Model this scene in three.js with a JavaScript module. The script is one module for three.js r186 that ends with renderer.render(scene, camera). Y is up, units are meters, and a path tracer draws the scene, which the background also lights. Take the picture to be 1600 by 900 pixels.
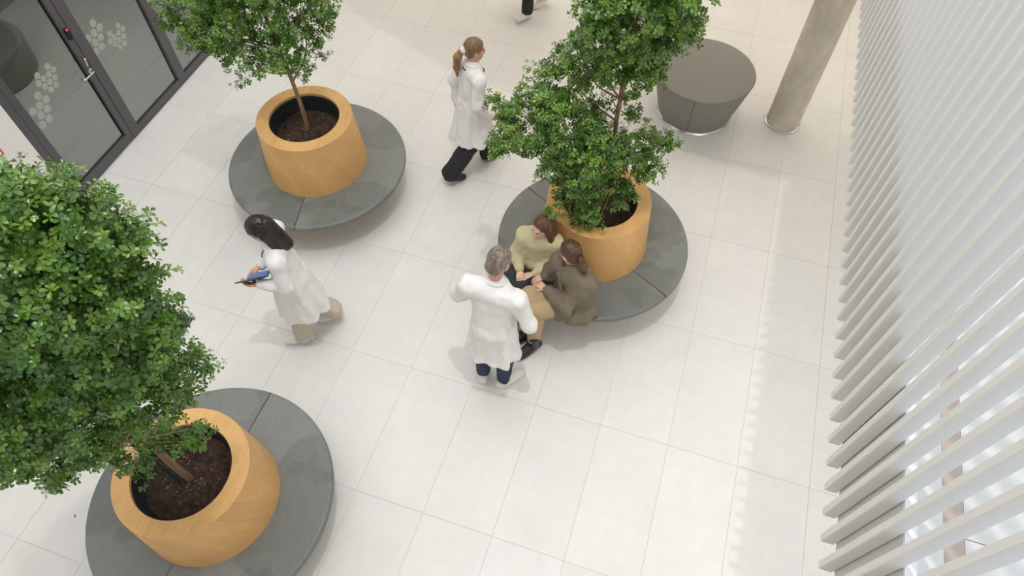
import * as THREE from 'three';
import { RoundedBoxGeometry } from 'three/addons/geometries/RoundedBoxGeometry.js';
import { mergeGeometries } from 'three/addons/utils/BufferGeometryUtils.js';
import { RectAreaLightUniformsLib } from 'three/addons/lights/RectAreaLightUniformsLib.js';

// ------------------------------------------------------------------ camera, light, exposure
const scene = new THREE.Scene();
scene.background = new THREE.Color(0.02, 0.02, 0.02);
const renderer = new THREE.WebGLRenderer({ antialias: true });
renderer.toneMapping = THREE.LinearToneMapping;
renderer.toneMappingExposure = 0.525;
renderer.shadowMap.enabled = true;
RectAreaLightUniformsLib.init();

const EYE = new THREE.Vector3(0, 5.71, 0);
const CR = new THREE.Vector3(0.95064769, 0.00522448, -0.31022843);   // camera right
const CU = new THREE.Vector3(-0.26044844, 0.55684522, -0.78872683);  // camera up
const CF = new THREE.Vector3(-0.16862853, -0.83059985, -0.53072433); // view direction
const FOCAL = 1074.65;
const camera = new THREE.PerspectiveCamera(2 * Math.atan(450 / FOCAL) * 180 / Math.PI, 16 / 9, 0.05, 60);
camera.position.copy(EYE);
camera.quaternion.setFromRotationMatrix(new THREE.Matrix4().makeBasis(CR, CU, CF.clone().negate()));
scene.add(camera);
// point of the room at height h that lies in the direction of a picture position; used to read places off the photograph
function at(px, py, h) {
  const d = CF.clone().addScaledVector(CR, (px - 800) / FOCAL).addScaledVector(CU, -(py - 450) / FOCAL);
  return EYE.clone().addScaledVector(d, (h - EYE.y) / d.y);
}

const ROOM = { x0: -5.98, x1: 5.4, z0: -14.6, z1: 5.2, top: 13.2 };
function rectLight(color, intensity, w, h, pos, look) {
  const l = new THREE.RectAreaLight(color, intensity, w, h);
  l.position.set(...pos); l.lookAt(...look); scene.add(l); return l;
}
// glazed roof light over the hall, the downlight beside it, daylight from the facade on the right
const SKY = { w: 9.5, h: 12.0, x: -2.1, z: -4.4, y: 13.0, glow: 2.0 };
rectLight(new THREE.Color(0.985, 1.0, 1.03), 2.75, SKY.w, SKY.h, [SKY.x, SKY.y - 0.03, SKY.z], [SKY.x, 0, SKY.z]);
const DAY = { w: 12, h: 6.6, x: 5.3, y: 6.7, z: -0.9 };
rectLight(new THREE.Color(0.66, 0.79, 1.0), 0.95, DAY.w, DAY.h, [DAY.x - 0.04, DAY.y, DAY.z], [0, DAY.y, DAY.z]);
const FIN_FILL = { w: 4.0, h: 5.6, x: 3.3, y: 6.3 }; // added window panel behind the viewer, cool fill for the fin sides
rectLight(new THREE.Color(0.66, 0.79, 1.0), 2.0, FIN_FILL.w, FIN_FILL.h, [FIN_FILL.x, FIN_FILL.y, ROOM.z1 - 0.09], [FIN_FILL.x, FIN_FILL.y, 0]);
const lampSpots = [[-0.2, 12.85, -2.3]]; // downlight
for (const p of lampSpots) {
  const lamp = new THREE.SpotLight(new THREE.Color(1.0, 0.97, 0.93), 170, 0, 1.15, 0.4, 2);
  lamp.position.set(...p); lamp.target.position.set(p[0] - 0.6, 0, p[2] - 0.9); lamp.castShadow = true; lamp.shadow.radius = 4;
  scene.add(lamp, lamp.target);
}

// ------------------------------------------------------------------ helpers
let seed = 7;
const rnd = () => { seed = (seed * 1664525 + 1013904223) >>> 0; return seed / 4294967296; };
const rr = (a, b) => a + (b - a) * rnd();
const taken = new Map();
function numbered(n) { const k = taken.get(n) || 0; taken.set(n, k + 1); return k ? `${n}_${String(k).padStart(3, '0')}` : n; }
function mesh(name, geo, mat, parent = scene) {
  const m = new THREE.Mesh(geo, mat); m.name = parent === scene ? numbered(name) : name;
  m.castShadow = m.receiveShadow = true; parent.add(m); return m;
}
function thing(name, label, category, pos = [0, 0, 0], turn = 0, group) {
  const g = new THREE.Group(); g.name = numbered(name); g.position.set(...pos); g.rotation.y = turn; scene.add(g);
  g.userData = { label, category }; if (group) g.userData.group = group; return g;
}
function tag(o, label, category, group) { o.userData = { ...o.userData, label, category }; if (group) o.userData.group = group; return o; }
function struct(name, geo, mat, label, category) { const m = mesh(name, geo, mat); m.userData = { kind: 'structure', label, category }; return m; }
function structGroup(name, label, category, pos = [0, 0, 0]) { const g = new THREE.Group(); g.name = name; g.position.set(...pos); g.userData = { kind: 'structure', label, category }; scene.add(g); return g; }
const box = (w, h, d, x = 0, y = 0, z = 0) => new THREE.BoxGeometry(w, h, d).translate(x, y, z);
const rbox = (w, h, d, r, x = 0, y = 0, z = 0) => new RoundedBoxGeometry(w, h, d, 2, r).translate(x, y, z);

function hash(x, y, z) { let h = Math.imul(x, 374761393) + Math.imul(y, 668265263) + Math.imul(z, 2147483647 ^ 1274126177) | 0; h = Math.imul(h ^ (h >>> 13), 1274126177); return ((h ^ (h >>> 16)) >>> 0) / 4294967296; }
const sm = (t) => t * t * (3 - 2 * t);
function noise3(x, y, z) {
  const X = Math.floor(x), Y = Math.floor(y), Z = Math.floor(z), u = sm(x - X), v = sm(y - Y), w = sm(z - Z);
  const l = (a, b, t) => a + (b - a) * t;
  return l(l(l(hash(X, Y, Z), hash(X + 1, Y, Z), u), l(hash(X, Y + 1, Z), hash(X + 1, Y + 1, Z), u), v),
    l(l(hash(X, Y, Z + 1), hash(X + 1, Y, Z + 1), u), l(hash(X, Y + 1, Z + 1), hash(X + 1, Y + 1, Z + 1), u), v), w);
}
function tnoise(x, y, p, s) { // tiles after p cells
  const X = Math.floor(x), Y = Math.floor(y), u = sm(x - X), v = sm(y - Y), m = (a) => ((a % p) + p) % p;
  const l = (a, b, t) => a + (b - a) * t;
  return l(l(hash(m(X), m(Y), s), hash(m(X + 1), m(Y), s), u), l(hash(m(X), m(Y + 1), s), hash(m(X + 1), m(Y + 1), s), u), v);
}
function fbm(u, v, p, oct, s) { let a = 0, w = 0.5, t = 0; for (let i = 0; i < oct; i++) { a += w * tnoise(u * p, v * p, p, s + i); t += w; w *= 0.5; p *= 2; } return a / t; }
function texture(n, fn, srgb = true) {
  const d = new Uint8Array(n * n * 4);
  for (let y = 0; y < n; y++) for (let x = 0; x < n; x++) { const c = fn(x / n, y / n), i = (y * n + x) * 4; for (let k = 0; k < 3; k++) d[i + k] = Math.max(0, Math.min(255, c[k])); d[i + 3] = 255; }
  const t = new THREE.DataTexture(d, n, n); t.wrapS = t.wrapT = THREE.RepeatWrapping; t.magFilter = THREE.LinearFilter; t.minFilter = THREE.LinearMipmapLinearFilter; t.generateMipmaps = true;
  if (srgb) t.colorSpace = THREE.SRGBColorSpace; t.needsUpdate = true; return t;
}
const rep = (t, x, y = x) => { const c = t.clone(); c.repeat.set(x, y); c.needsUpdate = true; return c; };
const S = (o) => new THREE.MeshStandardMaterial(o);
const P = (o) => new THREE.MeshPhysicalMaterial(o);

// ------------------------------------------------------------------ materials
const stoneTex = texture(512, (u, v) => {
  const a = fbm(u, v, 4, 5, 11), b = fbm(u + 0.3, v, 16, 4, 31), c = tnoise(u * 128, v * 128, 128, 5);
  const k = 1 + (a - 0.5) * 0.03 + (b - 0.5) * 0.028 + (c - 0.5) * 0.012;
  return [227 * k, 225 * k, 220.5 * (k - (a - 0.5) * 0.02)];
});
const stoneRough = texture(256, (u, v) => { const a = fbm(u, v, 6, 4, 77); const g = 120 + (a - 0.5) * 60; return [g, g, g]; }, false);
const tileMats = [[1, 1, 1], [0.985, 0.985, 0.98], [0.992, 0.985, 0.982], [0.972, 0.972, 0.965]].map((c) => S({ map: stoneTex, color: new THREE.Color(...c), roughness: 0.95, roughnessMap: stoneRough }));
const M = {
  grout: S({ color: new THREE.Color('#d2cdc4'), roughness: 0.95 }),
  wall: S({ color: new THREE.Color('#f2efe9'), roughness: 0.9 }),
  soffit: S({ color: new THREE.Color('#e4ded4'), roughness: 0.95 }),
  fin: S({ color: new THREE.Color('#e9e7e2'), roughness: 0.55 }),
  fascia: S({ color: new THREE.Color('#dcdcd8'), roughness: 0.7 }),
  flange: S({ color: new THREE.Color('#f4f4f2'), roughness: 0.5 }),
  frame: S({ color: new THREE.Color('#58575a'), roughness: 0.45, metalness: 0.1 }),
  gasket: S({ color: new THREE.Color('#161617'), roughness: 0.8 }),
  steel: S({ color: new THREE.Color('#d6d4d0'), roughness: 0.22, metalness: 1 }),
  glass: P({ color: new THREE.Color('#c6c9c8'), roughness: 0.03, transmission: 1, thickness: 0, ior: 1.5 }),
  dot: P({ color: new THREE.Color('#cdd1c9'), roughness: 0.85, transmission: 0.35, thickness: 0 }),
  red: S({ color: new THREE.Color('#c8202a'), roughness: 0.4 }),
  redLed: S({ color: new THREE.Color('#ff4a58'), roughness: 0.4, emissive: new THREE.Color('#ff3848'), emissiveIntensity: 0.6 }),
  black: S({ color: new THREE.Color('#161616'), roughness: 0.6 }),
  plinth: S({ color: new THREE.Color('#8d857b'), roughness: 0.8 }),
};
const leatherTex = texture(512, (u, v) => {
  const a = fbm(u, v, 5, 4, 3), b = fbm(u, v, 3, 4, 41), c = tnoise(u * 170, v * 170, 170, 9);
  let k = 1 + (c - 0.5) * 0.06 + (a - 0.5) * 0.12;
  const p = Math.max(0, Math.min(1, (b - 0.53) * 26)), q = Math.max(0, Math.min(1, (a - 0.56) * 30));
  k *= 1 - 0.10 * p - 0.08 * q;
  return [127 * k, 130 * k, 125 * k];
});
const leatherBump = texture(256, (u, v) => { const a = tnoise(u * 64, v * 64, 64, 1) * 0.6 + tnoise(u * 128, v * 128, 128, 2) * 0.4; return [a * 255, a * 255, a * 255]; }, false);
M.leather = S({ map: leatherTex, bumpMap: rep(leatherBump, 2.5), bumpScale: 0.0006, roughness: 0.5 });
const poufTex = texture(256, (u, v) => { const a = fbm(u, v, 5, 4, 3), c = tnoise(u * 90, v * 90, 90, 9), k = 1 + (c - 0.5) * 0.02 + (a - 0.5) * 0.05; return [136 * k, 134 * k, 126 * k]; });
M.pouf = S({ map: poufTex, bumpMap: rep(leatherBump, 2.5), bumpScale: 0.0003, roughness: 0.62 });
const woodTex = texture(1024, (u, v) => {
  const w = u + 0.03 * (fbm(u, v, 3, 3, 8) - 0.5);
  const st = Math.floor(u * 9), tone = (hash(st, 3, 4) - 0.5) * 0.055;
  const g = fbm(w, v * 0.0 + 0.12 * fbm(u, v, 4, 3, 12), 64, 3, 21), g2 = tnoise(w * 220, v * 6, 220, 4), f = fbm(u, v, 5, 4, 15);
  const k = 1 + tone + (g - 0.5) * 0.07 + (g2 - 0.5) * 0.035 + (f - 0.5) * 0.11;
  return [223 * k, 176 * (k - 0.01), 114 * (k - (g - 0.5) * 0.05 - 0.02)];
});
M.wood = S({ map: rep(woodTex, 1), roughness: 0.42 });
M.woodRim = S({ map: rep(woodTex, 1), color: new THREE.Color(1, 1, 0.98), roughness: 0.5 });
const soilTex = texture(512, (u, v) => {
  const a = fbm(u, v, 24, 4, 9), b = fbm(u, v, 6, 3, 14), c = tnoise(u * 120, v * 120, 120, 3);
  const k = 0.55 + a * 0.8 + (b - 0.5) * 0.6, w = c > 0.94 ? 70 : 0;
  return [66 * k + w, 49 * k + w * 0.85, 38 * k + w * 0.7];
});
M.soil = S({ map: rep(soilTex, 2), roughness: 1 });
const barkTex = texture(256, (u, v) => { const a = fbm(u, v, 8, 4, 6), b = tnoise(u * 40, v * 8, 40, 2); const k = 0.75 + a * 0.4 + b * 0.15; return [150 * k, 122 * k, 92 * k]; });
M.bark = S({ map: barkTex, roughness: 0.9 });
const concreteTex = texture(512, (u, v) => {
  const a = fbm(u, v, 4, 5, 2), b = fbm(u, v, 20, 4, 17), c = tnoise(u * 200, v * 200, 200, 7);
  const k = 1 + (a - 0.5) * 0.22 + (b - 0.5) * 0.14 + (c - 0.5) * 0.05;
  return [214 * k, 205 * k, 190 * k];
});
M.concrete = S({ map: concreteTex, roughness: 0.7 });

// ------------------------------------------------------------------ the setting
// floor: a slab with grout, individual stone tiles 0.6 x 1.2 m as children
const GX = -1.766, GZ = -1.310, TW = 0.6, TD = 1.2;
{
  const floor = struct('floor', box(ROOM.x1 + 10.2, 0.3, ROOM.z1 - ROOM.z0, (ROOM.x1 - 10.2) / 2, -0.1535, (ROOM.z0 + ROOM.z1) / 2), M.grout, 'pale beige stone tile floor of the hall', 'floor');
  const variants = [];
  for (let k = 0; k < 8; k++) {
    const g = box(TW - 0.0032, 0.02, TD - 0.0032, 0, -0.01, 0), p = g.attributes.position, uv = g.attributes.uv, ox = rnd(), oz = rnd();
    for (let i = 0; i < p.count; i++) uv.setXY(i, p.getX(i) / 1.3 + ox, p.getZ(i) / 1.3 + oz);
    variants.push(g);
  }
  const far = [];
  for (let i = -15; i < 13; i++) for (let j = -6; j < 12; j++) {
    const x = GX + (i + 0.5) * TW, z = GZ - (j + 0.5) * TD;
    if (x > ROOM.x1 || z > ROOM.z1 - 0.5 || z < ROOM.z0 + 0.5) continue;
    const near = i >= -7 && i <= 8 && j >= -2 && j <= 6;
    const g = variants[(i * 7 + j * 5 + 200) % 8];
    if (near) { const t = mesh('floor_tile', g, tileMats[Math.floor(hash(i + 50, j + 50, 3) * 4)], floor); t.position.set(x, 0, z); }
    else far.push(g.clone().translate(x, 0, z));
  }
  const f = mesh('far_floor_tiles', mergeGeometries(far), tileMats[1], floor); f.userData.kind = 'stuff';
}
struct('ceiling', box(ROOM.x1 + 10.4, 0.3, ROOM.z1 - ROOM.z0 + 0.4, (ROOM.x1 - 10.4) / 2, ROOM.top + 0.15, (ROOM.z0 + ROOM.z1) / 2), M.wall, 'white ceiling high over the hall', 'ceiling');
struct('wall_back', box(ROOM.x1 + 10.4, ROOM.top, 0.2, (ROOM.x1 - 10.4) / 2, ROOM.top / 2, ROOM.z0 - 0.1), M.wall, 'white end wall of the hall', 'wall');
struct('wall_front', box(ROOM.x1 + 10.4, ROOM.top, 0.2, (ROOM.x1 - 10.4) / 2, ROOM.top / 2, ROOM.z1 + 0.1), M.wall, 'white wall behind the viewer', 'wall');
// right hand facade: wall below and above a long band of daylight glazing
{
  const g = mergeGeometries([box(0.2, DAY.y - DAY.h / 2, ROOM.z1 - ROOM.z0, ROOM.x1 + 0.1, (DAY.y - DAY.h / 2) / 2, (ROOM.z0 + ROOM.z1) / 2),
    box(0.2, ROOM.top - DAY.y - DAY.h / 2, ROOM.z1 - ROOM.z0, ROOM.x1 + 0.1, (ROOM.top + DAY.y + DAY.h / 2) / 2, (ROOM.z0 + ROOM.z1) / 2),
    box(0.2, DAY.h, DAY.z - DAY.w / 2 - ROOM.z0, ROOM.x1 + 0.1, DAY.y, (ROOM.z0 + DAY.z - DAY.w / 2) / 2),
    box(0.2, DAY.h, ROOM.z1 - DAY.z - DAY.w / 2, ROOM.x1 + 0.1, DAY.y, (ROOM.z1 + DAY.z + DAY.w / 2) / 2)]);
  struct('wall_right', g, M.wall, 'white facade wall behind the fin screen', 'wall');
  const win = struct('window_3', box(0.04, DAY.h, DAY.w, DAY.x + 0.02, DAY.y, DAY.z), S({ color: 0x222222, emissive: new THREE.Color(0.66, 0.79, 1.0), emissiveIntensity: 1.1 }), 'long band of bright daylight glazing in the facade', 'window');
  const fr = []; for (let k = 0; k <= 8; k++) fr.push(box(0.03, DAY.h, 0.06, DAY.x - 0.1, DAY.y, DAY.z - DAY.w / 2 + k * DAY.w / 8));
  mesh('mullion', mergeGeometries(fr), M.frame, win);
}
{  // unseen window, added to throw cool light on the fins
  const win = struct('window_4', box(FIN_FILL.w, FIN_FILL.h, 0.04, FIN_FILL.x, FIN_FILL.y, ROOM.z1 - 0.02), S({ color: 0x222222, emissive: new THREE.Color(0.66, 0.79, 1.0), emissiveIntensity: 1.5 }), 'tall added glowing window behind the viewer that lights the fin sides', 'window');
  mesh('mullion', mergeGeometries([0, 1, 2, 3].map((k) => box(0.06, FIN_FILL.h, 0.03, FIN_FILL.x - FIN_FILL.w / 2 + k * FIN_FILL.w / 3, FIN_FILL.y, ROOM.z1 - 0.07))), M.frame, win);
}
{ // glazed roof light and the downlight
  const s = thing('roof_light', 'large square glowing roof light in the ceiling', 'roof light');
  mesh('diffuser', box(SKY.w, 0.04, SKY.h, SKY.x, SKY.y + 0.02, SKY.z), S({ color: 0x333333, emissive: new THREE.Color(0.985, 1, 1.03), emissiveIntensity: SKY.glow }), s);
  mesh('frame', mergeGeometries([box(SKY.w + 0.2, 0.16, 0.1, SKY.x, SKY.y + 0.1, SKY.z - SKY.h / 2 - 0.05), box(SKY.w + 0.2, 0.16, 0.1, SKY.x, SKY.y + 0.1, SKY.z + SKY.h / 2 + 0.05),
    box(0.1, 0.16, SKY.h, SKY.x - SKY.w / 2 - 0.05, SKY.y + 0.1, SKY.z), box(0.1, 0.16, SKY.h, SKY.x + SKY.w / 2 + 0.05, SKY.y + 0.1, SKY.z)]), M.flange, s);
  lampSpots.forEach((p) => {
    const d = thing('downlight', 'round downlight hanging below the roof light', 'lamp', p);
    mesh('lens', new THREE.CylinderGeometry(0.062, 0.062, 0.008, 32).translate(0, 0.012, 0), S({ color: 0x444444, emissive: new THREE.Color(1, 0.97, 0.93), emissiveIntensity: 3 }), d);
    mesh('housing', new THREE.LatheGeometry([[0.063, 0.02], [0.068, 0.006], [0.072, 0.012], [0.072, 0.12], [0.0, 0.125]].map((a) => new THREE.Vector2(...a)), 32), M.flange, d);
  });
}
// gallery over the far end of the hall: its ribbed edge bends back towards the left
{
  const e = [[-5.95, -7.6], [-3.55, -6.14], [-2.42, -5.64], [-1.2, -5.36], [-0.05, -5.21], [0.9, -5.12]];
  const pts = [];
  for (let k = 0; k < e.length - 1; k++) {
    const [ax, az] = e[k], [bx, bz] = e[k + 1], L = Math.hypot(bx - ax, bz - az), n = Math.round(L / 0.104), nx = -(bz - az) / L, nz = (bx - ax) / L;
    for (let i = 0; i < n; i++) for (const [t, o] of [[0, 0], [0.02, 0.05], [0.3, 0.05], [0.32, 0]]) { const q = (i + t) / n; pts.push([ax + (bx - ax) * q + nx * o, az + (bz - az) * q + nz * o]); }
  }
  const sh = new THREE.Shape(); pts.forEach(([x, z], i) => (i ? sh.lineTo(x, -z) : sh.moveTo(x, -z)));
  sh.lineTo(ROOM.x1 - 0.01, 5.12); sh.lineTo(ROOM.x1 - 0.01, -ROOM.z0); sh.lineTo(-5.95, -ROOM.z0);
  const g = new THREE.ExtrudeGeometry(sh, { depth: 0.6, bevelEnabled: false }).rotateX(-Math.PI / 2).translate(0, 3.0, 0);
  struct('ceiling_gallery', g, M.soffit, 'ribbed edge and underside of the gallery over the far end', 'gallery');
}
// warm gallery light panel; added fill panels brighten vestibule and floor under walkway
for (const [x, z, y, w, d, i, n] of [[-0.3, -9.2, 2.98, 9.6, 3.6, 1.65, 'gallery_light'], [-6.75, -4.9, 2.88, 0.7, 5.0, 6.5, 'added_vestibule_fill'], [2.9, -2.2, 3.03, 2.6, 5.0, 1.9, 'added_walkway_fill']]) {
  const col = n === 'gallery_light' ? new THREE.Color(1, 0.92, 0.82) : n === 'added_walkway_fill' ? new THREE.Color(0.97, 0.98, 1) : new THREE.Color(1, 0.97, 0.93);
  const l = thing(n, { gallery_light: 'flat warm light panel under the gallery', added_vestibule_fill: 'flat added fill panel that brightens the vestibule', added_walkway_fill: 'flat added fill panel under the walkway slab' }[n], 'light panel', [x, y, z]);
  mesh('diffuser', box(w, 0.02, d, 0, 0.0, 0), S({ color: 0x444444, emissive: col, emissiveIntensity: i }), l);
  rectLight(col, i, w, d, [x, y - 0.02, z], [x, 0, z]);
}
// left wall with the dark framed glazing
const WX = -5.98;
{
  const h = ROOM.top, z0 = -6.6, z1 = -3.225, top = 2.45, t = 0.2;
  struct('wall_left', mergeGeometries([box(t, h, ROOM.z1 - z1, WX - t / 2, h / 2, (ROOM.z1 + z1) / 2), box(t, h, z0 - ROOM.z0, WX - t / 2, h / 2, (z0 + ROOM.z0) / 2), box(t, h - top, z1 - z0, WX - t / 2, (h + top) / 2, (z0 + z1) / 2)]), M.wall, 'white plaster wall beside the dark framed glass door', 'wall');
  // vestibule behind the glass
  struct('wall_vestibule', mergeGeometries([box(0.1, 2.9, 6.4, -9.2, 1.45, -4.9), box(3.1, 2.9, 0.1, -7.7, 1.45, -1.75), box(3.1, 2.9, 0.1, -7.7, 1.45, -8.05), box(3.1, 0.1, 6.4, -7.7, 2.95, -4.9)]),
    S({ color: new THREE.Color('#6f6d69'), roughness: 0.9 }), 'grey walls of the dim vestibule behind the glass', 'wall');
  const fx = WX - 0.035, D = 0.07; // frame centre, depth
  const vert = (z0, z1, y0, y1) => rbox(D, y1 - y0, z1 - z0, 0.003, fx, (y0 + y1) / 2, (z0 + z1) / 2);
  const horiz = vert;
  const dotGeo = (r) => new THREE.CylinderGeometry(r, r, 0.0012, 28).rotateZ(Math.PI / 2);
  const dotS = dotGeo(0.0325), dotB = dotGeo(0.0415);
  const dots = (pane, list, geo) => list.forEach(([z, y]) => { const d = mesh('frosted_dot', geo, M.dot, pane); d.position.set(0.0045, y, z); });
  // door leaf
  const door = structGroup('door_1', 'dark framed glass door with frosted dots and lever handle', 'door');
  mesh('frame_post', vert(-3.31, -3.225, 0, top), M.frame, door); mesh('frame_post', vert(-4.392, -4.266, 0, top), M.frame, door);
  mesh('frame_head', vert(-4.392, -3.225, top - 0.08, top), M.frame, door);
  mesh('stile', vert(-3.395, -3.313, 0.01, top - 0.085), M.frame, door); mesh('stile', vert(-4.259, -4.185, 0.01, top - 0.085), M.frame, door);
  mesh('rail', vert(-4.185, -3.395, 0.01, 0.115), M.frame, door); mesh('rail', vert(-4.185, -3.395, top - 0.19, top - 0.085), M.frame, door);
  mesh('gasket', mergeGeometries([box(D, 2.36, 0.011, fx, 1.19, -4.2625), box(D, 2.36, 0.006, fx, 1.19, -3.3115), box(0.02, 2.1, 0.008, fx, 1.2, -4.181), box(0.02, 2.1, 0.008, fx, 1.2, -3.399)]).translate(-0.006, 0, 0), M.gasket, door);
  const p1 = mesh('pane', box(0.008, top - 0.19 - 0.115, 0.79, 0, (top - 0.19 + 0.115) / 2, -3.79), M.glass, door); p1.position.x = fx;
  dots(p1, [[-3.867, 1.311], [-3.904, 1.248], [-3.831, 1.247], [-3.868, 1.181], [-3.719, 1.312], [-3.756, 1.247], [-3.793, 1.182], [-3.83, 1.117], [-3.683, 1.247], [-3.72, 1.182], [-3.758, 1.117]], dotS);
  dots(p1, [[-3.602, 1.161], [-3.651, 1.077], [-3.555, 1.078], [-3.602, 0.995], [-3.459, 1.079], [-3.507, 0.995], [-3.555, 0.910], [-3.42, 1.163], [-3.413, 0.994], [-3.46, 0.910]].filter((d) => d[0] < -3.42), dotB);
  { // lever handle, lock escutcheon and reader
    const c = new THREE.CatmullRomCurve3([[0, 0, 0], [0.045, 0, 0], [0.055, 0, 0.012], [0.055, 0, 0.13], [0.045, 0, 0.145], [0.02, 0, 0.147]].map((a) => new THREE.Vector3(...a)), false, 'catmullrom', 0.15);
    const hdl = mesh('lever_handle', new THREE.TubeGeometry(c, 40, 0.0105, 10), M.steel, door); hdl.position.set(WX, 1.0, -4.222);
    mesh('rose', new THREE.CylinderGeometry(0.026, 0.026, 0.012, 24).rotateZ(Math.PI / 2), M.steel, door).position.set(WX + 0.006, 1.0, -4.222);
    const t2 = new THREE.CatmullRomCurve3([[0, 0.02, 0], [0.035, 0.02, 0], [0.042, 0.01, 0.01], [0.042, -0.05, 0.02]].map((a) => new THREE.Vector3(...a)), false, 'catmullrom', 0.15);
    mesh('thumb_turn', new THREE.TubeGeometry(t2, 24, 0.011, 10), M.steel, door).position.set(WX, 1.135, -4.222);
    const rd = mesh('card_reader', rbox(0.03, 0.12, 0.034, 0.005), M.black, door); rd.position.set(WX + 0.015, 1.44, -4.222);
    mesh('indicator', rbox(0.008, 0.022, 0.026, 0.003), M.redLed, rd).position.set(0.016, 0.052, 0);
  }
  // fixed panes
  const pane = (n, za, zb, label) => {
    const w = structGroup(n, label, 'window');
    mesh('bottom_rail', vert(za, zb, 0, 0.085), M.frame, w); mesh('top_rail', vert(za, zb, top - 0.085, top), M.frame, w);
    const p = mesh('pane', box(0.008, top - 0.17, zb - za, 0, top / 2, (za + zb) / 2), M.glass, w); p.position.x = fx;
    mesh('mullion', vert(za - 0.13, za, 0, top), M.frame, w);
    return p;
  };
  const p2 = pane('window_1', -5.235, -4.392, 'dark framed fixed glass pane with frosted dots next to the door');
  dots(p2, [[-4.574, 1.321], [-4.621, 1.238], [-4.526, 1.238], [-4.572, 1.155], [-4.432, 1.237], [-4.48, 1.155], [-4.527, 1.071], [-4.434, 1.072]], dotB);
  dots(p2, [[-4.838, 1.117], [-4.876, 1.051], [-4.692, 1.116], [-4.802, 1.052], [-4.838, 0.985], [-4.727, 1.05], [-4.763, 0.985], [-4.8, 0.919], [-4.653, 1.05], [-4.69, 0.985], [-4.729, 0.92]], dotS);
  pane('window_2', -6.47, -5.365, 'dark framed plain glass pane behind the tree at the top left');
}
{ // red call point at the picture's left edge
  const g = thing('fire_call_point', 'small red fire call point on the white wall left of the door', 'call point', [WX, 1.03, -2.895]);
  mesh('case', rbox(0.045, 0.09, 0.09, 0.008, 0.0225, 0.045, 0), M.red, g);
  mesh('button_plate', rbox(0.006, 0.05, 0.05, 0.002, 0.047, 0.045, 0), M.flange, g);
}
{ // dark round pouf standing behind the glass
  const g = thing('vestibule_pouf', 'dark round pouf dimly seen behind the glass door at the left edge', 'pouf', [-8.3, 0, -4.65]);
  mesh('cover', new THREE.LatheGeometry([[0, 0.0], [0.5, 0.0], [0.52, 0.03], [0.55, 0.42], [0.53, 0.45], [0, 0.455]].map((a) => new THREE.Vector2(...a)), 64), M.pouf, g);
}
tag(mesh('entrance_mat', rbox(0.9, 0.012, 0.75, 0.004).translate(-4.02 - 0.45 + 0.045, 0.0062, -2.345 + 0.375), S({ color: new THREE.Color('#3c3d42'), roughness: 1 })), 'corner of a dark mat on the floor behind the big tree', 'mat');
// walkway slab behind the fins, with its own stone tiles and a brown edge strip
{
  const zA = -5.1, zB = ROOM.z1 - 0.01, L = zB - zA, x0 = 1.004, x1 = ROOM.x1 - 0.01;
  const slab = struct('floor_walkway', box(x1 - x0, 0.48, L, (x0 + x1) / 2, 3.29, (zA + zB) / 2), M.soffit, 'white walkway slab with stone tiles behind the fins', 'floor');
  const vs = [0, 1, 2, 3].map((k) => { const g = box(0.597, 0.014, 1.197, 0, 0.007, 0), p = g.attributes.position, uv = g.attributes.uv; for (let i = 0; i < p.count; i++) uv.setXY(i, p.getX(i) / 1.3 + k * 0.27, p.getZ(i) / 1.3 + k * 0.61); return g; });
  const edge = box(0.06, 0.0145, L, 1.13, 3.537, (zA + zB) / 2); { const p = edge.attributes.position, uv = edge.attributes.uv; for (let i = 0; i < p.count; i++) uv.setXY(i, p.getX(i) / 0.25, p.getZ(i) / 0.25); }
  mesh('edge_strip', edge, S({ map: stoneTex, color: new THREE.Color('#dccdc1'), roughness: 0.8 }), slab);
  const kerb = box(0.08, 0.014, L, 1.059, 3.537, (zA + zB) / 2); { const p = kerb.attributes.position, uv = kerb.attributes.uv; for (let i = 0; i < p.count; i++) uv.setXY(i, p.getX(i) / 1.3, p.getZ(i) / 1.3); }
  mesh('kerb_strip', kerb, tileMats[0], slab);
  for (let i = 0; i < 6; i++) for (let j = -3; j < 4; j++) { const t = mesh('walkway_tile', vs[(i + j * 3 + 20) % 4], tileMats[(i * 3 + j + 8) % 4], slab); t.position.set(1.46 + i * 0.6, 3.53, -0.94 + 0.6 + j * 1.2); }
}

// ------------------------------------------------------------------ hanging screen of white vertical fins
{
  const g = thing('fin_screen', 'tall hanging screen of white vertical fins along the right side', 'screen');
  const sh = new THREE.Shape(); const t = 0.03, d = 0.047, c = 0.003;
  sh.moveTo(0, c); sh.lineTo(c, 0); sh.lineTo(d, 0); sh.lineTo(d, t); sh.lineTo(c, t); sh.lineTo(0, t - c); sh.closePath();
  const fin = new THREE.ExtrudeGeometry(sh, { depth: 6.2, bevelEnabled: false }).rotateX(-Math.PI / 2); // x depth, y up, z -t..0
  for (let k = -18; k < 40; k++) { const f = mesh('fin', fin, M.fin, g); f.position.set(0.927, 3.0, -0.892 - k * 0.1037); }
  mesh('fascia_band', box(0.022, 0.53, 6.15, 0.991, 3.015 + 0.265, -1.97), M.fascia, g);
  mesh('top_flange', box(0.036, 0.012, 6.15, 0.999, 3.551, -1.97), M.flange, g);
}

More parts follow.
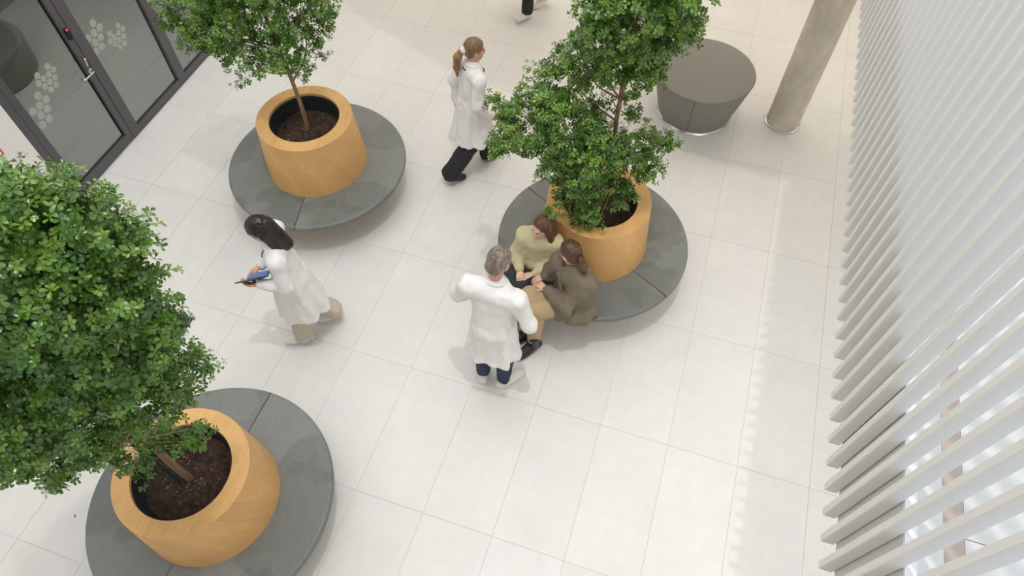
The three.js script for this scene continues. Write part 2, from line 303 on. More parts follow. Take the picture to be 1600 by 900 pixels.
// ------------------------------------------------------------------ concrete column
{
  const g = thing('concrete_column', 'round bare concrete column with a bright steel base ring', 'column', [1.1665, 0, -6.929]);
  const c = new THREE.CylinderGeometry(0.19, 0.19, 2.985, 64, 1, true).translate(0, 1.502, 0); const uv = c.attributes.uv; for (let i = 0; i < uv.count; i++) uv.setXY(i, uv.getX(i), uv.getY(i) * 1.3);
  mesh('shaft', c, M.concrete, g);
  mesh('base_ring', new THREE.LatheGeometry([[0.188, 0.001], [0.2, 0.001], [0.204, 0.006], [0.203, 0.014], [0.19, 0.016]].map((a) => new THREE.Vector2(...a)), 64), M.steel, g);
}
// ------------------------------------------------------------------ dark ottoman
{
  const g = thing('round_ottoman', 'dark grey tapered round ottoman between the tree and the concrete column', 'ottoman', [0.125, 0, -6.808]);
  const Rt = 0.569, Rb = 0.43, H = 0.599;
  const lathe = (pts) => new THREE.LatheGeometry(pts.map((a) => new THREE.Vector2(...a)), 96);
  mesh('side_cover', lathe([[Rb, 0.03], [Rb + (Rt - Rb) * 0.5, H * 0.5], [Rt, H - 0.02], [Rt - 0.002, H - 0.012]]), M.pouf, g);
  const top = lathe([[Rt - 0.001, H - 0.013], [Rt + 0.003, H - 0.008], [Rt - 0.002, H], [Rt - 0.02, H + 0.004], [0, H + 0.006]]);
  { const p = top.attributes.position, uv = top.attributes.uv; for (let i = 0; i < p.count; i++) uv.setXY(i, p.getX(i) * 0.35 + 0.15, p.getZ(i) * 0.35 + 0.4); }
  mesh('top_cushion', top, M.pouf, g);
  mesh('plinth_ring', lathe([[Rb - 0.03, 0.001], [Rb + 0.012, 0.001], [Rb + 0.014, 0.008], [Rb + 0.002, 0.012], [Rb - 0.005, 0.034]]), M.steel, g);
  const a = Math.atan2(at(1080, 180, 0.3).z + 6.808, at(1080, 180, 0.3).x - 0.125);
  for (const o of [0, Math.PI]) mesh('seam', new THREE.TubeGeometry(new THREE.LineCurve3(new THREE.Vector3(Math.cos(a + o) * (Rb + 0.003), 0.04, Math.sin(a + o) * (Rb + 0.003)), new THREE.Vector3(Math.cos(a + o) * (Rt + 0.001), H - 0.015, Math.sin(a + o) * (Rt + 0.001))), 2, 0.0028, 6), M.black, g);
}

// ------------------------------------------------------------------ three planter benches
function makeBench(label, pos, seamAngle, grain) {
  const g = thing('planter_bench', label, 'planter bench', [pos[0], 0, pos[1]], 0, 'round planter benches');
  const hs = 0.45, Rs = 0.918, hr = 1.041, Ro = 0.464, Ri = 0.342, Rb = 0.514, n = 128;
  const lathe = (pts, seg = n, a0 = 0, al = Math.PI * 2) => new THREE.LatheGeometry(pts.map((a) => new THREE.Vector2(...a)), seg, a0, al);
  const planar = (geo, s, ox, oz) => { const p = geo.attributes.position, uv = geo.attributes.uv; for (let i = 0; i < p.count; i++) uv.setXY(i, p.getX(i) * s + ox, p.getZ(i) * s + oz); return geo; };
  // Lathe angle phi: x = r sin phi, z = r cos phi ; seamAngle is measured as atan2(z, x)
  const phi = Math.PI / 2 - seamAngle, gap = 0.004;
  const prof = [[Rb - 0.01, hs - 0.01], [Rb + 0.004, hs], [Rs - 0.03, hs], [Rs - 0.012, hs - 0.004], [Rs - 0.003, hs - 0.013], [Rs, hs - 0.025], [Rs, hs - 0.042], [Rs - 0.004, hs - 0.054], [Rs - 0.016, hs - 0.06], [0.5, hs - 0.06]];
  for (let k = 0; k < 2; k++) {
    const c = mesh('seat_cushion', planar(lathe(prof, 72, phi + k * Math.PI + gap, Math.PI - 2 * gap), 0.42, grain * 0.37 + k * 0.21, grain * 0.19), M.leather, g);
  }
  mesh('seat_base', lathe([[0.5, 0.0], [0.5, hs - 0.061], [0.3, hs - 0.061]]), M.wood, g);
  mesh('seat_board', lathe([[0.3, hs - 0.058], [Rs - 0.03, hs - 0.058], [Rs - 0.03, hs - 0.02], [0.3, hs - 0.02]]), M.black, g);
  const drum = lathe([[Rb, hs - 0.008], [Rb - (Rb - Ro) * 0.33, hs + 0.19], [Rb - (Rb - Ro) * 0.66, hs + 0.39], [Ro + 0.0008, hr - 0.008]]);
  { const uv = drum.attributes.uv, p = drum.attributes.position; for (let i = 0; i < uv.count; i++) uv.setXY(i, uv.getX(i) * 2 + grain * 0.3 + (p.getY(i)) * 0.28, p.getY(i) * 0.7); }
  mesh('planter_drum', drum, M.wood, g);
  const rim = planar(lathe([[Ro + 0.0008, hr - 0.008], [Ro, hr - 0.003], [Ro - 0.004, hr], [Ri + 0.003, hr], [Ri, hr - 0.003], [Ri, hr - 0.03]]), 0.8, grain * 0.11, grain * 0.3);
  mesh('planter_rim', rim, M.woodRim, g);
  const pot = mesh('pot_liner', lathe([[Ri + 0.004, hr - 0.03], [Ri - 0.004, hr - 0.028], [Ri - 0.012, hr - 0.07], [Ri - 0.006, hr - 0.075], [Ri - 0.012, hr - 0.1], [Ri - 0.045, hr - 0.24]]), S({ color: new THREE.Color('#26292b'), roughness: 0.5, side: THREE.DoubleSide }), g);
  // soil: uneven disc
  const so = new THREE.RingGeometry(0.001, Ri - 0.03, 64, 24).rotateX(-Math.PI / 2), p = so.attributes.position;
  for (let i = 0; i < p.count; i++) { const x = p.getX(i), z = p.getZ(i), r = Math.hypot(x, z); p.setY(i, hr - 0.185 + 0.03 * (1 - r * r / 0.1) + (noise3(x * 22 + grain * 9, 1, z * 22) - 0.5) * 0.03 + (noise3(x * 70, 2, z * 70) - 0.5) * 0.014); }
  so.computeVertexNormals(); planar(so, 1.3, grain * 0.4, 0.2);
  mesh('soil', so, M.soil, g);
  seed = 900 + grain; const fl = new THREE.InstancedMesh(new THREE.IcosahedronGeometry(0.004, 0), S({ color: 0xffffff, roughness: 0.9 }), 220); fl.name = 'soil_flecks'; fl.userData.kind = 'stuff'; fl.castShadow = fl.receiveShadow = true;
  for (let i = 0; i < 220; i++) { const t = rr(0, 6.283), r = Math.sqrt(rnd()) * (Ri - 0.04), k = Math.floor(rnd() * p.count), s = rr(0.4, 1.2); // set on the soil surface
    fl.setMatrixAt(i, new THREE.Matrix4().compose(new THREE.Vector3(p.getX(k), p.getY(k) + 0.001, p.getZ(k)), new THREE.Quaternion().setFromEuler(new THREE.Euler(t, r, i)), new THREE.Vector3(s * 1.4, s * 0.7, s))); const c = rnd(); fl.setColorAt(i, c < 0.4 ? new THREE.Color('#c9c0b2') : c < 0.8 ? new THREE.Color('#8a6f54') : new THREE.Color('#5d4634')); }
  g.add(fl);
  return g;
}
const CA = [-3.506, -4.26], CB = [-0.504, -4.156], CC = [-2.653, -0.821];
const ang = (c, px, py) => { const p = at(px, py, 0.45); return Math.atan2(p.z - c[1], p.x - c[0]); };
makeBench('round grey bench with a wooden tree planter, beside the glass door', CA, ang(CA, 470, 326), 0);
makeBench('round grey bench with a wooden tree planter, where two people sit', CB, Math.PI + 0.5, 1);
makeBench('round grey bench with a wooden tree planter under the biggest tree crown', CC, ang(CC, 408, 640), 2);

// ------------------------------------------------------------------ trees
const leafTints = ['#678f2f', '#577f28', '#759b38', '#497324', '#84a940', '#5d8430'];
function leafGeo(len, wid, lift, curl) { // one spoon shaped leaf along +z, folded along its midrib
  const st = [[0.0, 0.10], [0.32, 0.42], [0.66, 1.0], [0.9, 0.86], [1.0, 0.36]], v = [], idx = [];
  st.forEach(([t, w]) => {
    const z = t * len, y = lift * t * len - curl * t * t * len, h = w * wid / 2;
    v.push(-h, y + h * 0.28, z, 0, y, z, h, y + h * 0.28, z);
  });
  for (let i = 0; i < st.length - 1; i++) for (let k = 0; k < 2; k++) { const a = i * 3 + k, b = a + 3; idx.push(a, b, a + 1, a + 1, b, b + 1); }
  const g = new THREE.BufferGeometry(); g.setAttribute('position', new THREE.Float32BufferAttribute(v, 3)); g.setIndex(idx); return g;
}
function rosette(n, len, sd) { // a whorl of leaves around +y at the end of a twig
  seed = sd; const parts = [];
  for (let i = 0; i < n; i++) {
    const inner = i >= n - 2, l = len * (inner ? rr(0.55, 0.75) : rr(0.8, 1.15));
    const g = leafGeo(l, l * rr(0.52, 0.64), 0.05, rr(0.15, 0.4));
    g.rotateX(-(inner ? rr(0.7, 1.1) : rr(0.05, 0.65))); g.rotateY(i * 2.4 + rr(-0.3, 0.3)); g.translate(0, inner ? 0.006 : -0.004 + rr(-0.004, 0.004), 0); parts.push(g);
  }
  const g = mergeGeometries(parts); g.computeVertexNormals(); return g;
}
M.leaf = P({ color: 0xffffff, roughness: 0.3, side: THREE.DoubleSide, transmission: 0.22, thickness: 0, specularIntensity: 1, clearcoat: 0.5, clearcoatRoughness: 0.22 });
M.leafOne = leafTints.map((c) => P({ color: new THREE.Color(c), roughness: 0.28, side: THREE.DoubleSide, transmission: 0.22, thickness: 0, specularIntensity: 1, clearcoat: 0.5, clearcoatRoughness: 0.22 }));
const ros = [rosette(7, 0.030, 101), rosette(6, 0.033, 202), rosette(8, 0.028, 303)];
const twig = (pts, r0, r1, seg = 24) => {
  const c = new THREE.CatmullRomCurve3(pts.map((p) => (p.isVector3 ? p : new THREE.Vector3(...p)))), g = new THREE.TubeGeometry(c, seg, 1, 8), p = g.attributes.position, q = new THREE.Vector3();
  for (let i = 0; i < p.count; i++) { const k = Math.floor(i / 9), t = k / seg; c.getPointAt(t, q); const r = r0 + (r1 - r0) * t; p.setXYZ(i, q.x + (p.getX(i) - q.x) * r, q.y + (p.getY(i) - q.y) * r, q.z + (p.getZ(i) - q.z) * r); }
  return g;
};
function makeTree(label, c, o) {
  const g = thing('ficus_tree', label, 'tree', [c[0], 0.86, c[1]]), base = new THREE.Vector3(c[0], 0.86, c[1]);
  const loc = (v) => v.clone().sub(base);
  seed = o.seed;
  mesh('trunk', twig(o.trunk.map((p) => loc(new THREE.Vector3(c[0] + p[0], p[1], c[1] + p[2]))), o.r, o.r * 0.45, 40), M.bark, g);
  if (o.stake) mesh('stake', twig(o.stake.map((p) => loc(new THREE.Vector3(c[0] + p[0], p[1], c[1] + p[2]))), 0.012, 0.012, 6), S({ color: new THREE.Color('#1f3f30'), roughness: 0.6 }), g);
  const curve = new THREE.CatmullRomCurve3(o.trunk.map((p) => new THREE.Vector3(c[0] + p[0], p[1], c[1] + p[2])));
  const blobs = o.blobs.map(([px, py, h, r, dens = 1]) => ({ c: at(px, py, h), r, dens }));
  // boughs from the trunk into the leaf masses
  blobs.forEach((b) => {
    if (b.r < 0.135) { // side sprays grow out of the nearest bigger mass
      const p = blobs.filter((k) => k.r >= 0.135).sort((m, n) => m.c.distanceTo(b.c) - n.c.distanceTo(b.c))[0], m = p.c.clone().lerp(b.c, 0.5); m.y -= 0.02;
      mesh('bough', twig([loc(p.c), loc(m), loc(b.c)], 0.005, 0.002, 8), M.bark, g); return;
    }
    let best = 0, bd = 9; const t = Math.max(o.trunk[0][1] + 0.35, b.c.y - 0.25 - rr(0, 0.25)); const q = new THREE.Vector3();
    for (let k = 0; k <= 40; k++) { curve.getPoint(k / 40, q); const d = Math.abs(q.y - t); if (d < bd) { bd = d; best = k / 40; } }
    curve.getPoint(best, q); const a = q.clone(), m = a.clone().lerp(b.c, 0.5); m.y -= 0.04; m.x += rr(-0.05, 0.05); m.z += rr(-0.05, 0.05);
    if (a.distanceTo(b.c) > 0.12) mesh('bough', twig([loc(a), loc(m), loc(b.c)], 0.009, 0.003, 10), M.bark, g);
  });
  // leaf whorls: small tufts spread over the leaf masses
  const per = [[], [], []], mat = new THREE.Matrix4(), up = new THREE.Vector3(0, 1, 0), list = [];
  for (const b of blobs) {
    const tufts = Math.round(o.tufts * b.dens * (b.r / 0.25) ** 2.3);
    for (let k = 0; k < tufts; k++) {
      const d = new THREE.Vector3(rr(-1, 1), rr(-1, 1), rr(-1, 1)).normalize(), rad = b.r * (0.35 + 0.68 * Math.pow(rnd(), 0.45));
      const tc = b.c.clone().addScaledVector(d, rad); tc.y -= 0.04 * rnd();
      const dir = d.clone().multiplyScalar(0.7).add(new THREE.Vector3(rr(-0.4, 0.4), 0.55 + rr(-0.3, 0.4), rr(-0.4, 0.4))).normalize();
      const n = Math.round(rr(4, 9)), tint = Math.floor(rnd() * leafTints.length), tuftTone = rr(0.8, 1.15);  // leaf colour varies at random from tuft to tuft
      for (let i = 0; i < n; i++) {
        const p = tc.clone().add(new THREE.Vector3(rr(-1, 1), rr(-0.6, 0.6), rr(-1, 1)).multiplyScalar(0.055));
        const nd = dir.clone().add(new THREE.Vector3(rr(-0.6, 0.6), rr(-0.3, 0.5), rr(-0.6, 0.6))).normalize();
        list.push({ p, nd, s: rr(0.72, 1.15), yaw: rr(0, 6.28), tint: rnd() < 0.6 ? tint : Math.floor(rnd() * leafTints.length), tuftTone });
      }
    }
  }
  const place = (e) => mat.compose(loc(e.p), new THREE.Quaternion().setFromUnitVectors(up, e.nd).multiply(new THREE.Quaternion().setFromAxisAngle(up, e.yaw)), new THREE.Vector3(e.s, e.s, e.s)).clone();
  // whorls that can be picked out one by one
  if (o.single) {
    const cand = list.map((e, i) => ({ e, i, d: e.p.distanceTo(EYE) })).filter(({ e }) => {
      const v = e.p.clone().sub(EYE), z = v.dot(CF), x = 800 + FOCAL * v.dot(CR) / z, y = 450 - FOCAL * v.dot(CU) / z; return x > 0 && x < 1600 && y > 0 && y < 900; });
    cand.sort((a, b) => a.d - b.d);
    const drop = new Set();
    cand.slice(0, o.single).forEach(({ e, i }) => { drop.add(i); const m = mesh('leaf_whorl', ros[i % 3], M.leafOne[e.tint], g); m.applyMatrix4(place(e)); });
    list.forEach((e, i) => { if (!drop.has(i)) per[i % 3].push(e); });
  } else list.forEach((e, i) => per[i % 3].push(e));
  per.forEach((l, k) => {
    const im = new THREE.InstancedMesh(ros[k], M.leaf, l.length); im.name = 'foliage'; im.castShadow = im.receiveShadow = true; im.userData.kind = 'stuff';
    l.forEach((e, i) => { im.setMatrixAt(i, place(e)); im.setColorAt(i, new THREE.Color(leafTints[e.tint]).multiplyScalar(e.tuftTone)); });
    g.add(im);
  });
  console.log(label, 'whorls', list.length);
}
makeTree('slender small-leaved tree in the planter beside the glass door', CA, {
  seed: 11, r: 0.021, tufts: 62, trunk: [[0, 0.84, 0], [0.01, 1.2, 0.0], [-0.03, 1.6, -0.02], [-0.06, 2.1, 0.0], [-0.03, 2.8, 0.02], [0, 3.3, 0]],
  blobs: [[458, 112, 1.6, 0.07], [470, 96, 1.7, 0.1], [432, 82, 1.85, 0.19], [385, 92, 1.8, 0.14], [345, 75, 1.9, 0.14], [300, 35, 2.1, 0.2], [258, 22, 2.2, 0.14], [350, 25, 2.15, 0.28], [420, 30, 2.1, 0.25], [478, 38, 1.9, 0.19],
    [508, 32, 1.9, 0.09], [497, 78, 1.7, 0.1, 0.7], [300, -40, 2.5, 0.3], [400, -50, 2.5, 0.4], [490, -25, 2.3, 0.25], [504, 8, 2.1, 0.12], [372, 122, 1.7, 0.06]],
});
makeTree('leafy tree rising behind the two seated people', CB, {
  seed: 23, r: 0.022, tufts: 66, trunk: [[0, 0.84, 0], [0.02, 1.2, 0.0], [0.04, 1.6, -0.02], [0.03, 2.1, 0.0], [0.06, 2.6, 0.02], [0.02, 3.3, 0], [0, 3.9, 0]],
  blobs: [[878, 318, 1.3, 0.12], [918, 332, 1.2, 0.13], [958, 292, 1.35, 0.17], [900, 290, 1.5, 0.17], [982, 288, 1.35, 0.1], [929, 356, 1.1, 0.055],
    [890, 200, 1.9, 0.32], [830, 190, 2.0, 0.26], [798, 212, 1.9, 0.16], [785, 232, 1.85, 0.08], [950, 205, 1.9, 0.28], [1000, 225, 1.7, 0.22], [1042, 222, 1.7, 0.08], [920, 250, 1.7, 0.28], [1012, 262, 1.5, 0.12], [850, 140, 2.2, 0.2],
    [890, 115, 2.3, 0.22], [872, 260, 1.6, 0.15], [912, 85, 2.5, 0.17], [775, 152, 2.1, 0.05, 3], [800, 165, 2.1, 0.09, 1.2], [960, 90, 2.5, 0.22], [1000, 65, 2.6, 0.27], [945, 45, 2.8, 0.22], [1000, 10, 3.0, 0.33], [1050, 40, 2.8, 0.2],
    [1082, 18, 2.9, 0.09], [1020, 112, 2.3, 0.1], [930, 0, 3.1, 0.17], [990, -80, 3.3, 0.35], [1070, -40, 3.3, 0.25], [980, 150, 2.2, 0.1, 0.5]],
});
makeTree('big dense tree crown close to the viewer at the left edge', CC, {
  seed: 37, r: 0.028, tufts: 84, single: 300, trunk: [[0, 0.84, 0], [-0.02, 1.1, 0.0], [-0.06, 1.5, -0.02], [-0.02, 2.1, 0.0], [0.02, 2.8, 0.02], [0.02, 3.5, 0], [0, 4.1, 0]],
  stake: [[-0.04, 0.84, 0.05], [-0.1, 1.55, 0.04]],
  blobs: [[100, 330, 3.75, 0.15], [30, 335, 3.8, 0.18], [160, 355, 3.55, 0.14], [175, 395, 3.45, 0.18], [60, 430, 3.45, 0.34], [190, 440, 3.2, 0.2], [-70, 420, 3.6, 0.45], [215, 500, 2.85, 0.175], [130, 520, 2.95, 0.36],
    [240, 560, 2.5, 0.19], [306, 573, 2.3, 0.1], [200, 600, 2.35, 0.27], [40, 600, 2.7, 0.38], [272, 620, 2.1, 0.12], [110, 665, 2.2, 0.24], [0, 680, 2.45, 0.2], [175, 690, 1.9, 0.15], [288, 690, 1.45, 0.1], [250, 672, 1.55, 0.09],
    [216, 742, 1.4, 0.07], [92, 745, 2.05, 0.1], [310, 668, 1.5, 0.06], [225, 700, 1.6, 0.1], [-60, 600, 2.9, 0.4], [60, 720, 2.1, 0.1]],
});
{ // a leaf that has dropped beside the bench
  const q = at(116, 803, 0.004), g = thing('fallen_leaf', 'tiny fallen leaf on the floor left of the biggest planter bench', 'leaf', [q.x, 0.003, q.z], 0.9);
  const lg = leafGeo(0.032, 0.016, 0.05, 0.1); lg.computeVertexNormals(); mesh('blade', lg, S({ color: new THREE.Color('#8d8a3a'), roughness: 0.7, side: THREE.DoubleSide }), g);
  mesh('stalk', new THREE.CylinderGeometry(0.0008, 0.0008, 0.012, 6).rotateX(Math.PI / 2).translate(0, 0.001, -0.006), M.bark, g);
}

// ------------------------------------------------------------------ people: distance fields meshed into continuous surfaces
const V = (x, y, z) => new THREE.Vector3(x, y, z);
function capsule(a, b, ra, rb) { // tapered
  const ax = a.x, ay = a.y, az = a.z, dx = b.x - ax, dy = b.y - ay, dz = b.z - az, L = dx * dx + dy * dy + dz * dz || 1e-9;
  return (x, y, z) => { const px = x - ax, py = y - ay, pz = z - az; let t = (px * dx + py * dy + pz * dz) / L; t = t < 0 ? 0 : t > 1 ? 1 : t; const ex = px - dx * t, ey = py - dy * t, ez = pz - dz * t; return Math.sqrt(ex * ex + ey * ey + ez * ez) - (ra + (rb - ra) * t); };
}
function ellipsoid(c, r, B) { // B: [X, Y, Z] unit axes
  const [X, Y, Z] = B || [V(1, 0, 0), V(0, 1, 0), V(0, 0, 1)];
  return (x, y, z) => { const px = x - c.x, py = y - c.y, pz = z - c.z, u = (px * X.x + py * X.y + pz * X.z) / r[0], v = (px * Y.x + py * Y.y + pz * Y.z) / r[1], w = (px * Z.x + py * Z.y + pz * Z.z) / r[2];
    const k0 = Math.sqrt(u * u + v * v + w * w), k1 = Math.sqrt((u / r[0]) ** 2 + (v / r[1]) ** 2 + (w / r[2]) ** 2) || 1e-6; return k0 < 1e-6 ? -Math.min(...r) : k0 * (k0 - 1) / k1; };
}
// tube of elliptic section between two points, sides along X and Z, flat ends
function skirt(a, b, ra, rb, X, Z, folds = 0, nf = 9, ph = 0) {
  const d = b.clone().sub(a), L = d.length(), D = d.clone().divideScalar(L);
  return (x, y, z) => { const px = x - a.x, py = y - a.y, pz = z - a.z, h = px * D.x + py * D.y + pz * D.z, t = Math.max(0, Math.min(1, h / L)); const qx = px - D.x * h, qy = py - D.y * h, qz = pz - D.z * h;
    const u = qx * X.x + qy * X.y + qz * X.z, w = qx * Z.x + qy * Z.y + qz * Z.z, rx = ra[0] + (rb[0] - ra[0]) * t, rz = ra[1] + (rb[1] - ra[1]) * t;
    const th = Math.atan2(w / rz, u / rx), f = folds * t * (Math.sin(nf * th + ph) * 0.6 + Math.sin((nf * 1.7 | 0) * th + 2 * ph + 3 * t) * 0.4);
    const side = (Math.sqrt((u / rx) ** 2 + (w / rz) ** 2) - 1) * Math.min(rx, rz) + f, cap = Math.max(-h, h - L);
    return Math.max(side, cap); };
}
const union = (k, ...fs) => (x, y, z) => { let d = fs[0](x, y, z); for (let i = 1; i < fs.length; i++) { const e = fs[i](x, y, z), h = Math.max(k - Math.abs(d - e), 0) / k; d = Math.min(d, e) - h * h * k * 0.25; } return d; };
const minus = (k, f, g) => (x, y, z) => { const a = f(x, y, z), b = -g(x, y, z), h = Math.max(k - Math.abs(a - b), 0) / k; return Math.max(a, b) + h * h * k * 0.25; };
const clipAbove = (f, y0) => (x, y, z) => Math.max(f(x, y, z), y0 - y);
const clipBelow = (f, y0) => (x, y, z) => Math.max(f(x, y, z), y - y0);
const wrinkle = (f, amp, s, o = 0) => (x, y, z) => { const d = f(x, y, z); if (d > 0.06 || d < -0.06) return d; return d + amp * (noise3(x * s + o, y * s * 0.55, z * s + o) + 0.5 * noise3(x * s * 2.3 + o, y * s * 1.4, z * s * 2.3) - 0.75) ; };
// naive surface nets over a box
function surface(f, lo, hi, cell, colour) {
  const nx = Math.ceil((hi.x - lo.x) / cell) + 1, ny = Math.ceil((hi.y - lo.y) / cell) + 1, nz = Math.ceil((hi.z - lo.z) / cell) + 1;
  const F = new Float32Array(nx * ny * nz), id = (i, j, k) => i + nx * (j + ny * k);
  for (let k = 0; k < nz; k++) for (let j = 0; j < ny; j++) for (let i = 0; i < nx; i++) F[id(i, j, k)] = f(lo.x + i * cell, lo.y + j * cell, lo.z + k * cell);
  const vi = new Int32Array(nx * ny * nz).fill(-1), pos = [], idx = [];
  const C = [[0, 0, 0], [1, 0, 0], [0, 1, 0], [1, 1, 0], [0, 0, 1], [1, 0, 1], [0, 1, 1], [1, 1, 1]], E = [[0, 1], [2, 3], [4, 5], [6, 7], [0, 2], [1, 3], [4, 6], [5, 7], [0, 4], [1, 5], [2, 6], [3, 7]];
  for (let k = 0; k < nz - 1; k++) for (let j = 0; j < ny - 1; j++) for (let i = 0; i < nx - 1; i++) {
    const v = C.map((c) => F[id(i + c[0], j + c[1], k + c[2])]); let m = 0; for (let q = 0; q < 8; q++) if (v[q] < 0) m |= 1 << q;
    if (m === 0 || m === 255) continue;
    let sx = 0, sy = 0, sz = 0, n = 0;
    for (const [a, b] of E) if ((v[a] < 0) !== (v[b] < 0)) { const t = v[a] / (v[a] - v[b]); sx += C[a][0] + (C[b][0] - C[a][0]) * t; sy += C[a][1] + (C[b][1] - C[a][1]) * t; sz += C[a][2] + (C[b][2] - C[a][2]) * t; n++; }
    vi[id(i, j, k)] = pos.length / 3; pos.push(lo.x + (i + sx / n) * cell, lo.y + (j + sy / n) * cell, lo.z + (k + sz / n) * cell);
  }
  const quad = (a, b, c, d, flip) => { if (a < 0 || b < 0 || c < 0 || d < 0) return; flip ? idx.push(a, b, c, a, c, d) : idx.push(a, c, b, a, d, c); };
  for (let k = 1; k < nz - 1; k++) for (let j = 1; j < ny - 1; j++) for (let i = 1; i < nx - 1; i++) {
    const s = F[id(i, j, k)] < 0;
    if (s !== F[id(i + 1, j, k)] < 0) quad(vi[id(i, j - 1, k - 1)], vi[id(i, j, k - 1)], vi[id(i, j, k)], vi[id(i, j - 1, k)], s);
    if (s !== F[id(i, j + 1, k)] < 0) quad(vi[id(i - 1, j, k - 1)], vi[id(i - 1, j, k)], vi[id(i, j, k)], vi[id(i, j, k - 1)], s);
    if (s !== F[id(i, j, k + 1)] < 0) quad(vi[id(i - 1, j - 1, k)], vi[id(i, j - 1, k)], vi[id(i, j, k)], vi[id(i - 1, j, k)], s);
  }
  const nrm = new Float32Array(pos.length), e = cell * 0.5, col = new Float32Array(pos.length), uv = new Float32Array(pos.length / 3 * 2);
  for (let i = 0; i < pos.length; i += 3) {
    const x = pos[i], y = pos[i + 1], z = pos[i + 2]; const n = V(f(x + e, y, z) - f(x - e, y, z), f(x, y + e, z) - f(x, y - e, z), f(x, y, z + e) - f(x, y, z - e)).normalize();
    nrm[i] = n.x; nrm[i + 1] = n.y; nrm[i + 2] = n.z;
    const c = colour ? colour(x, y, z) : [1, 1, 1]; col[i] = c[0]; col[i + 1] = c[1]; col[i + 2] = c[2];
    uv[i / 3 * 2] = x + z; uv[i / 3 * 2 + 1] = y;
  }
  const g = new THREE.BufferGeometry(); g.setAttribute('position', new THREE.Float32BufferAttribute(pos, 3)); g.setAttribute('normal', new THREE.Float32BufferAttribute(nrm, 3)); g.setAttribute('color', new THREE.Float32BufferAttribute(col, 3)); g.setAttribute('uv', new THREE.Float32BufferAttribute(uv, 2)); g.setIndex(idx); return g;
}
const bounds = (pts, m) => { const b = new THREE.Box3().setFromPoints(pts).expandByScalar(m); return [b.min, b.max]; };
const lin = (hex) => { const c = new THREE.Color(hex); return [c.r, c.g, c.b]; };
const clothBump = texture(128, (u, v) => { const a = (Math.sin(u * 6.283 * 32) * Math.sin(v * 6.283 * 32) * 0.5 + 0.5) * 0.5 + tnoise(u * 64, v * 64, 64, 4) * 0.5; return [a * 255, a * 255, a * 255]; }, false);
const knitBump = texture(128, (u, v) => { const a = Math.abs(Math.sin(u * 6.283 * 8)) * 0.6 + 0.4 * Math.abs(Math.sin((v * 16 + Math.abs(u * 16 % 2 - 1)) * 3.1416)); return [a * 255, a * 255, a * 255]; }, false);
const cloth = (hex, rough = 0.85, knit) => S({ color: new THREE.Color(hex), roughness: rough, bumpMap: rep(knit ? knitBump : clothBump, knit ? 9 : 14), bumpScale: knit ? 0.003 : 0.0008 });
const hairMat = S({ color: 0xffffff, vertexColors: true, roughness: 0.42 });
const skinMat = S({ color: 0xffffff, vertexColors: true, roughness: 0.55 });

function basis(x, y) { const X = x.clone().normalize(), Y = y.clone().addScaledVector(X, -y.dot(X)).normalize(), Z = X.clone().cross(Y); return [X, Y, Z]; }
const headBasis = (yawDir, pitch) => { // yawDir: horizontal look direction; pitch > 0 looks down
  const h = V(yawDir[0], 0, yawDir[1]).normalize(), f = h.clone().multiplyScalar(Math.cos(pitch)).add(V(0, -Math.sin(pitch), 0)), x = V(h.z, 0, -h.x); return [x, f.clone().cross(x), f]; };

// one hand: wrist w, finger direction d, palm normal n (palm faces n), side +1: thumb on d x n side
function hand(w, d, n, side, curl, s, skin) {
  const D = d.clone().normalize(), N = n.clone().addScaledVector(D, -n.dot(D)).normalize(), T = D.clone().cross(N).multiplyScalar(side);
  const q = (a, b, c) => w.clone().addScaledVector(D, a * s).addScaledVector(T, b * s).addScaledVector(N, c * s);
  const palm = union(0.012, capsule(q(0.012, 0.016, 0), q(0.08, 0.028, 0), 0.017 * s, 0.014 * s), capsule(q(0.012, -0.012, 0), q(0.078, -0.026, 0), 0.016 * s, 0.0125 * s), capsule(q(0.01, 0, 0), q(0.082, 0, -0.002), 0.018 * s, 0.014 * s));
  const fs = [palm], pts = [w];
  [[0.03, 0.072, 1], [0.0105, 0.08, 1.06], [-0.0095, 0.075, 1], [-0.028, 0.06, 0.9]].forEach(([b, len, k], i) => {
    let p = q(0.08, b, 0), a = curl * 0.5; const seg = [0.45, 0.32, 0.23], r = [0.0092, 0.0084, 0.0076, 0.0066].map((v) => v * s * k);
    for (let j = 0; j < 3; j++) { a += curl * 0.55; const e = p.clone().addScaledVector(D, Math.cos(a) * len * seg[j] * s).addScaledVector(N, Math.sin(a) * len * seg[j] * s).addScaledVector(T, (1.5 - i) * 0.0012); fs.push(capsule(p, e, r[j], r[j + 1])); pts.push(e); p = e; }
  });
  const t0 = q(0.022, 0.024, 0.004), t1 = q(0.052, 0.048, 0.014), t2 = q(0.082, 0.052, 0.024); fs.push(capsule(t0, t1, 0.0125 * s, 0.0105 * s), capsule(t1, t2, 0.0105 * s, 0.008 * s)); pts.push(t1, t2);
  const f = union(0.005, ...fs), [lo, hi] = bounds(pts, 0.03);
  return surface(f, lo, hi, 0.0042, () => skin);
}
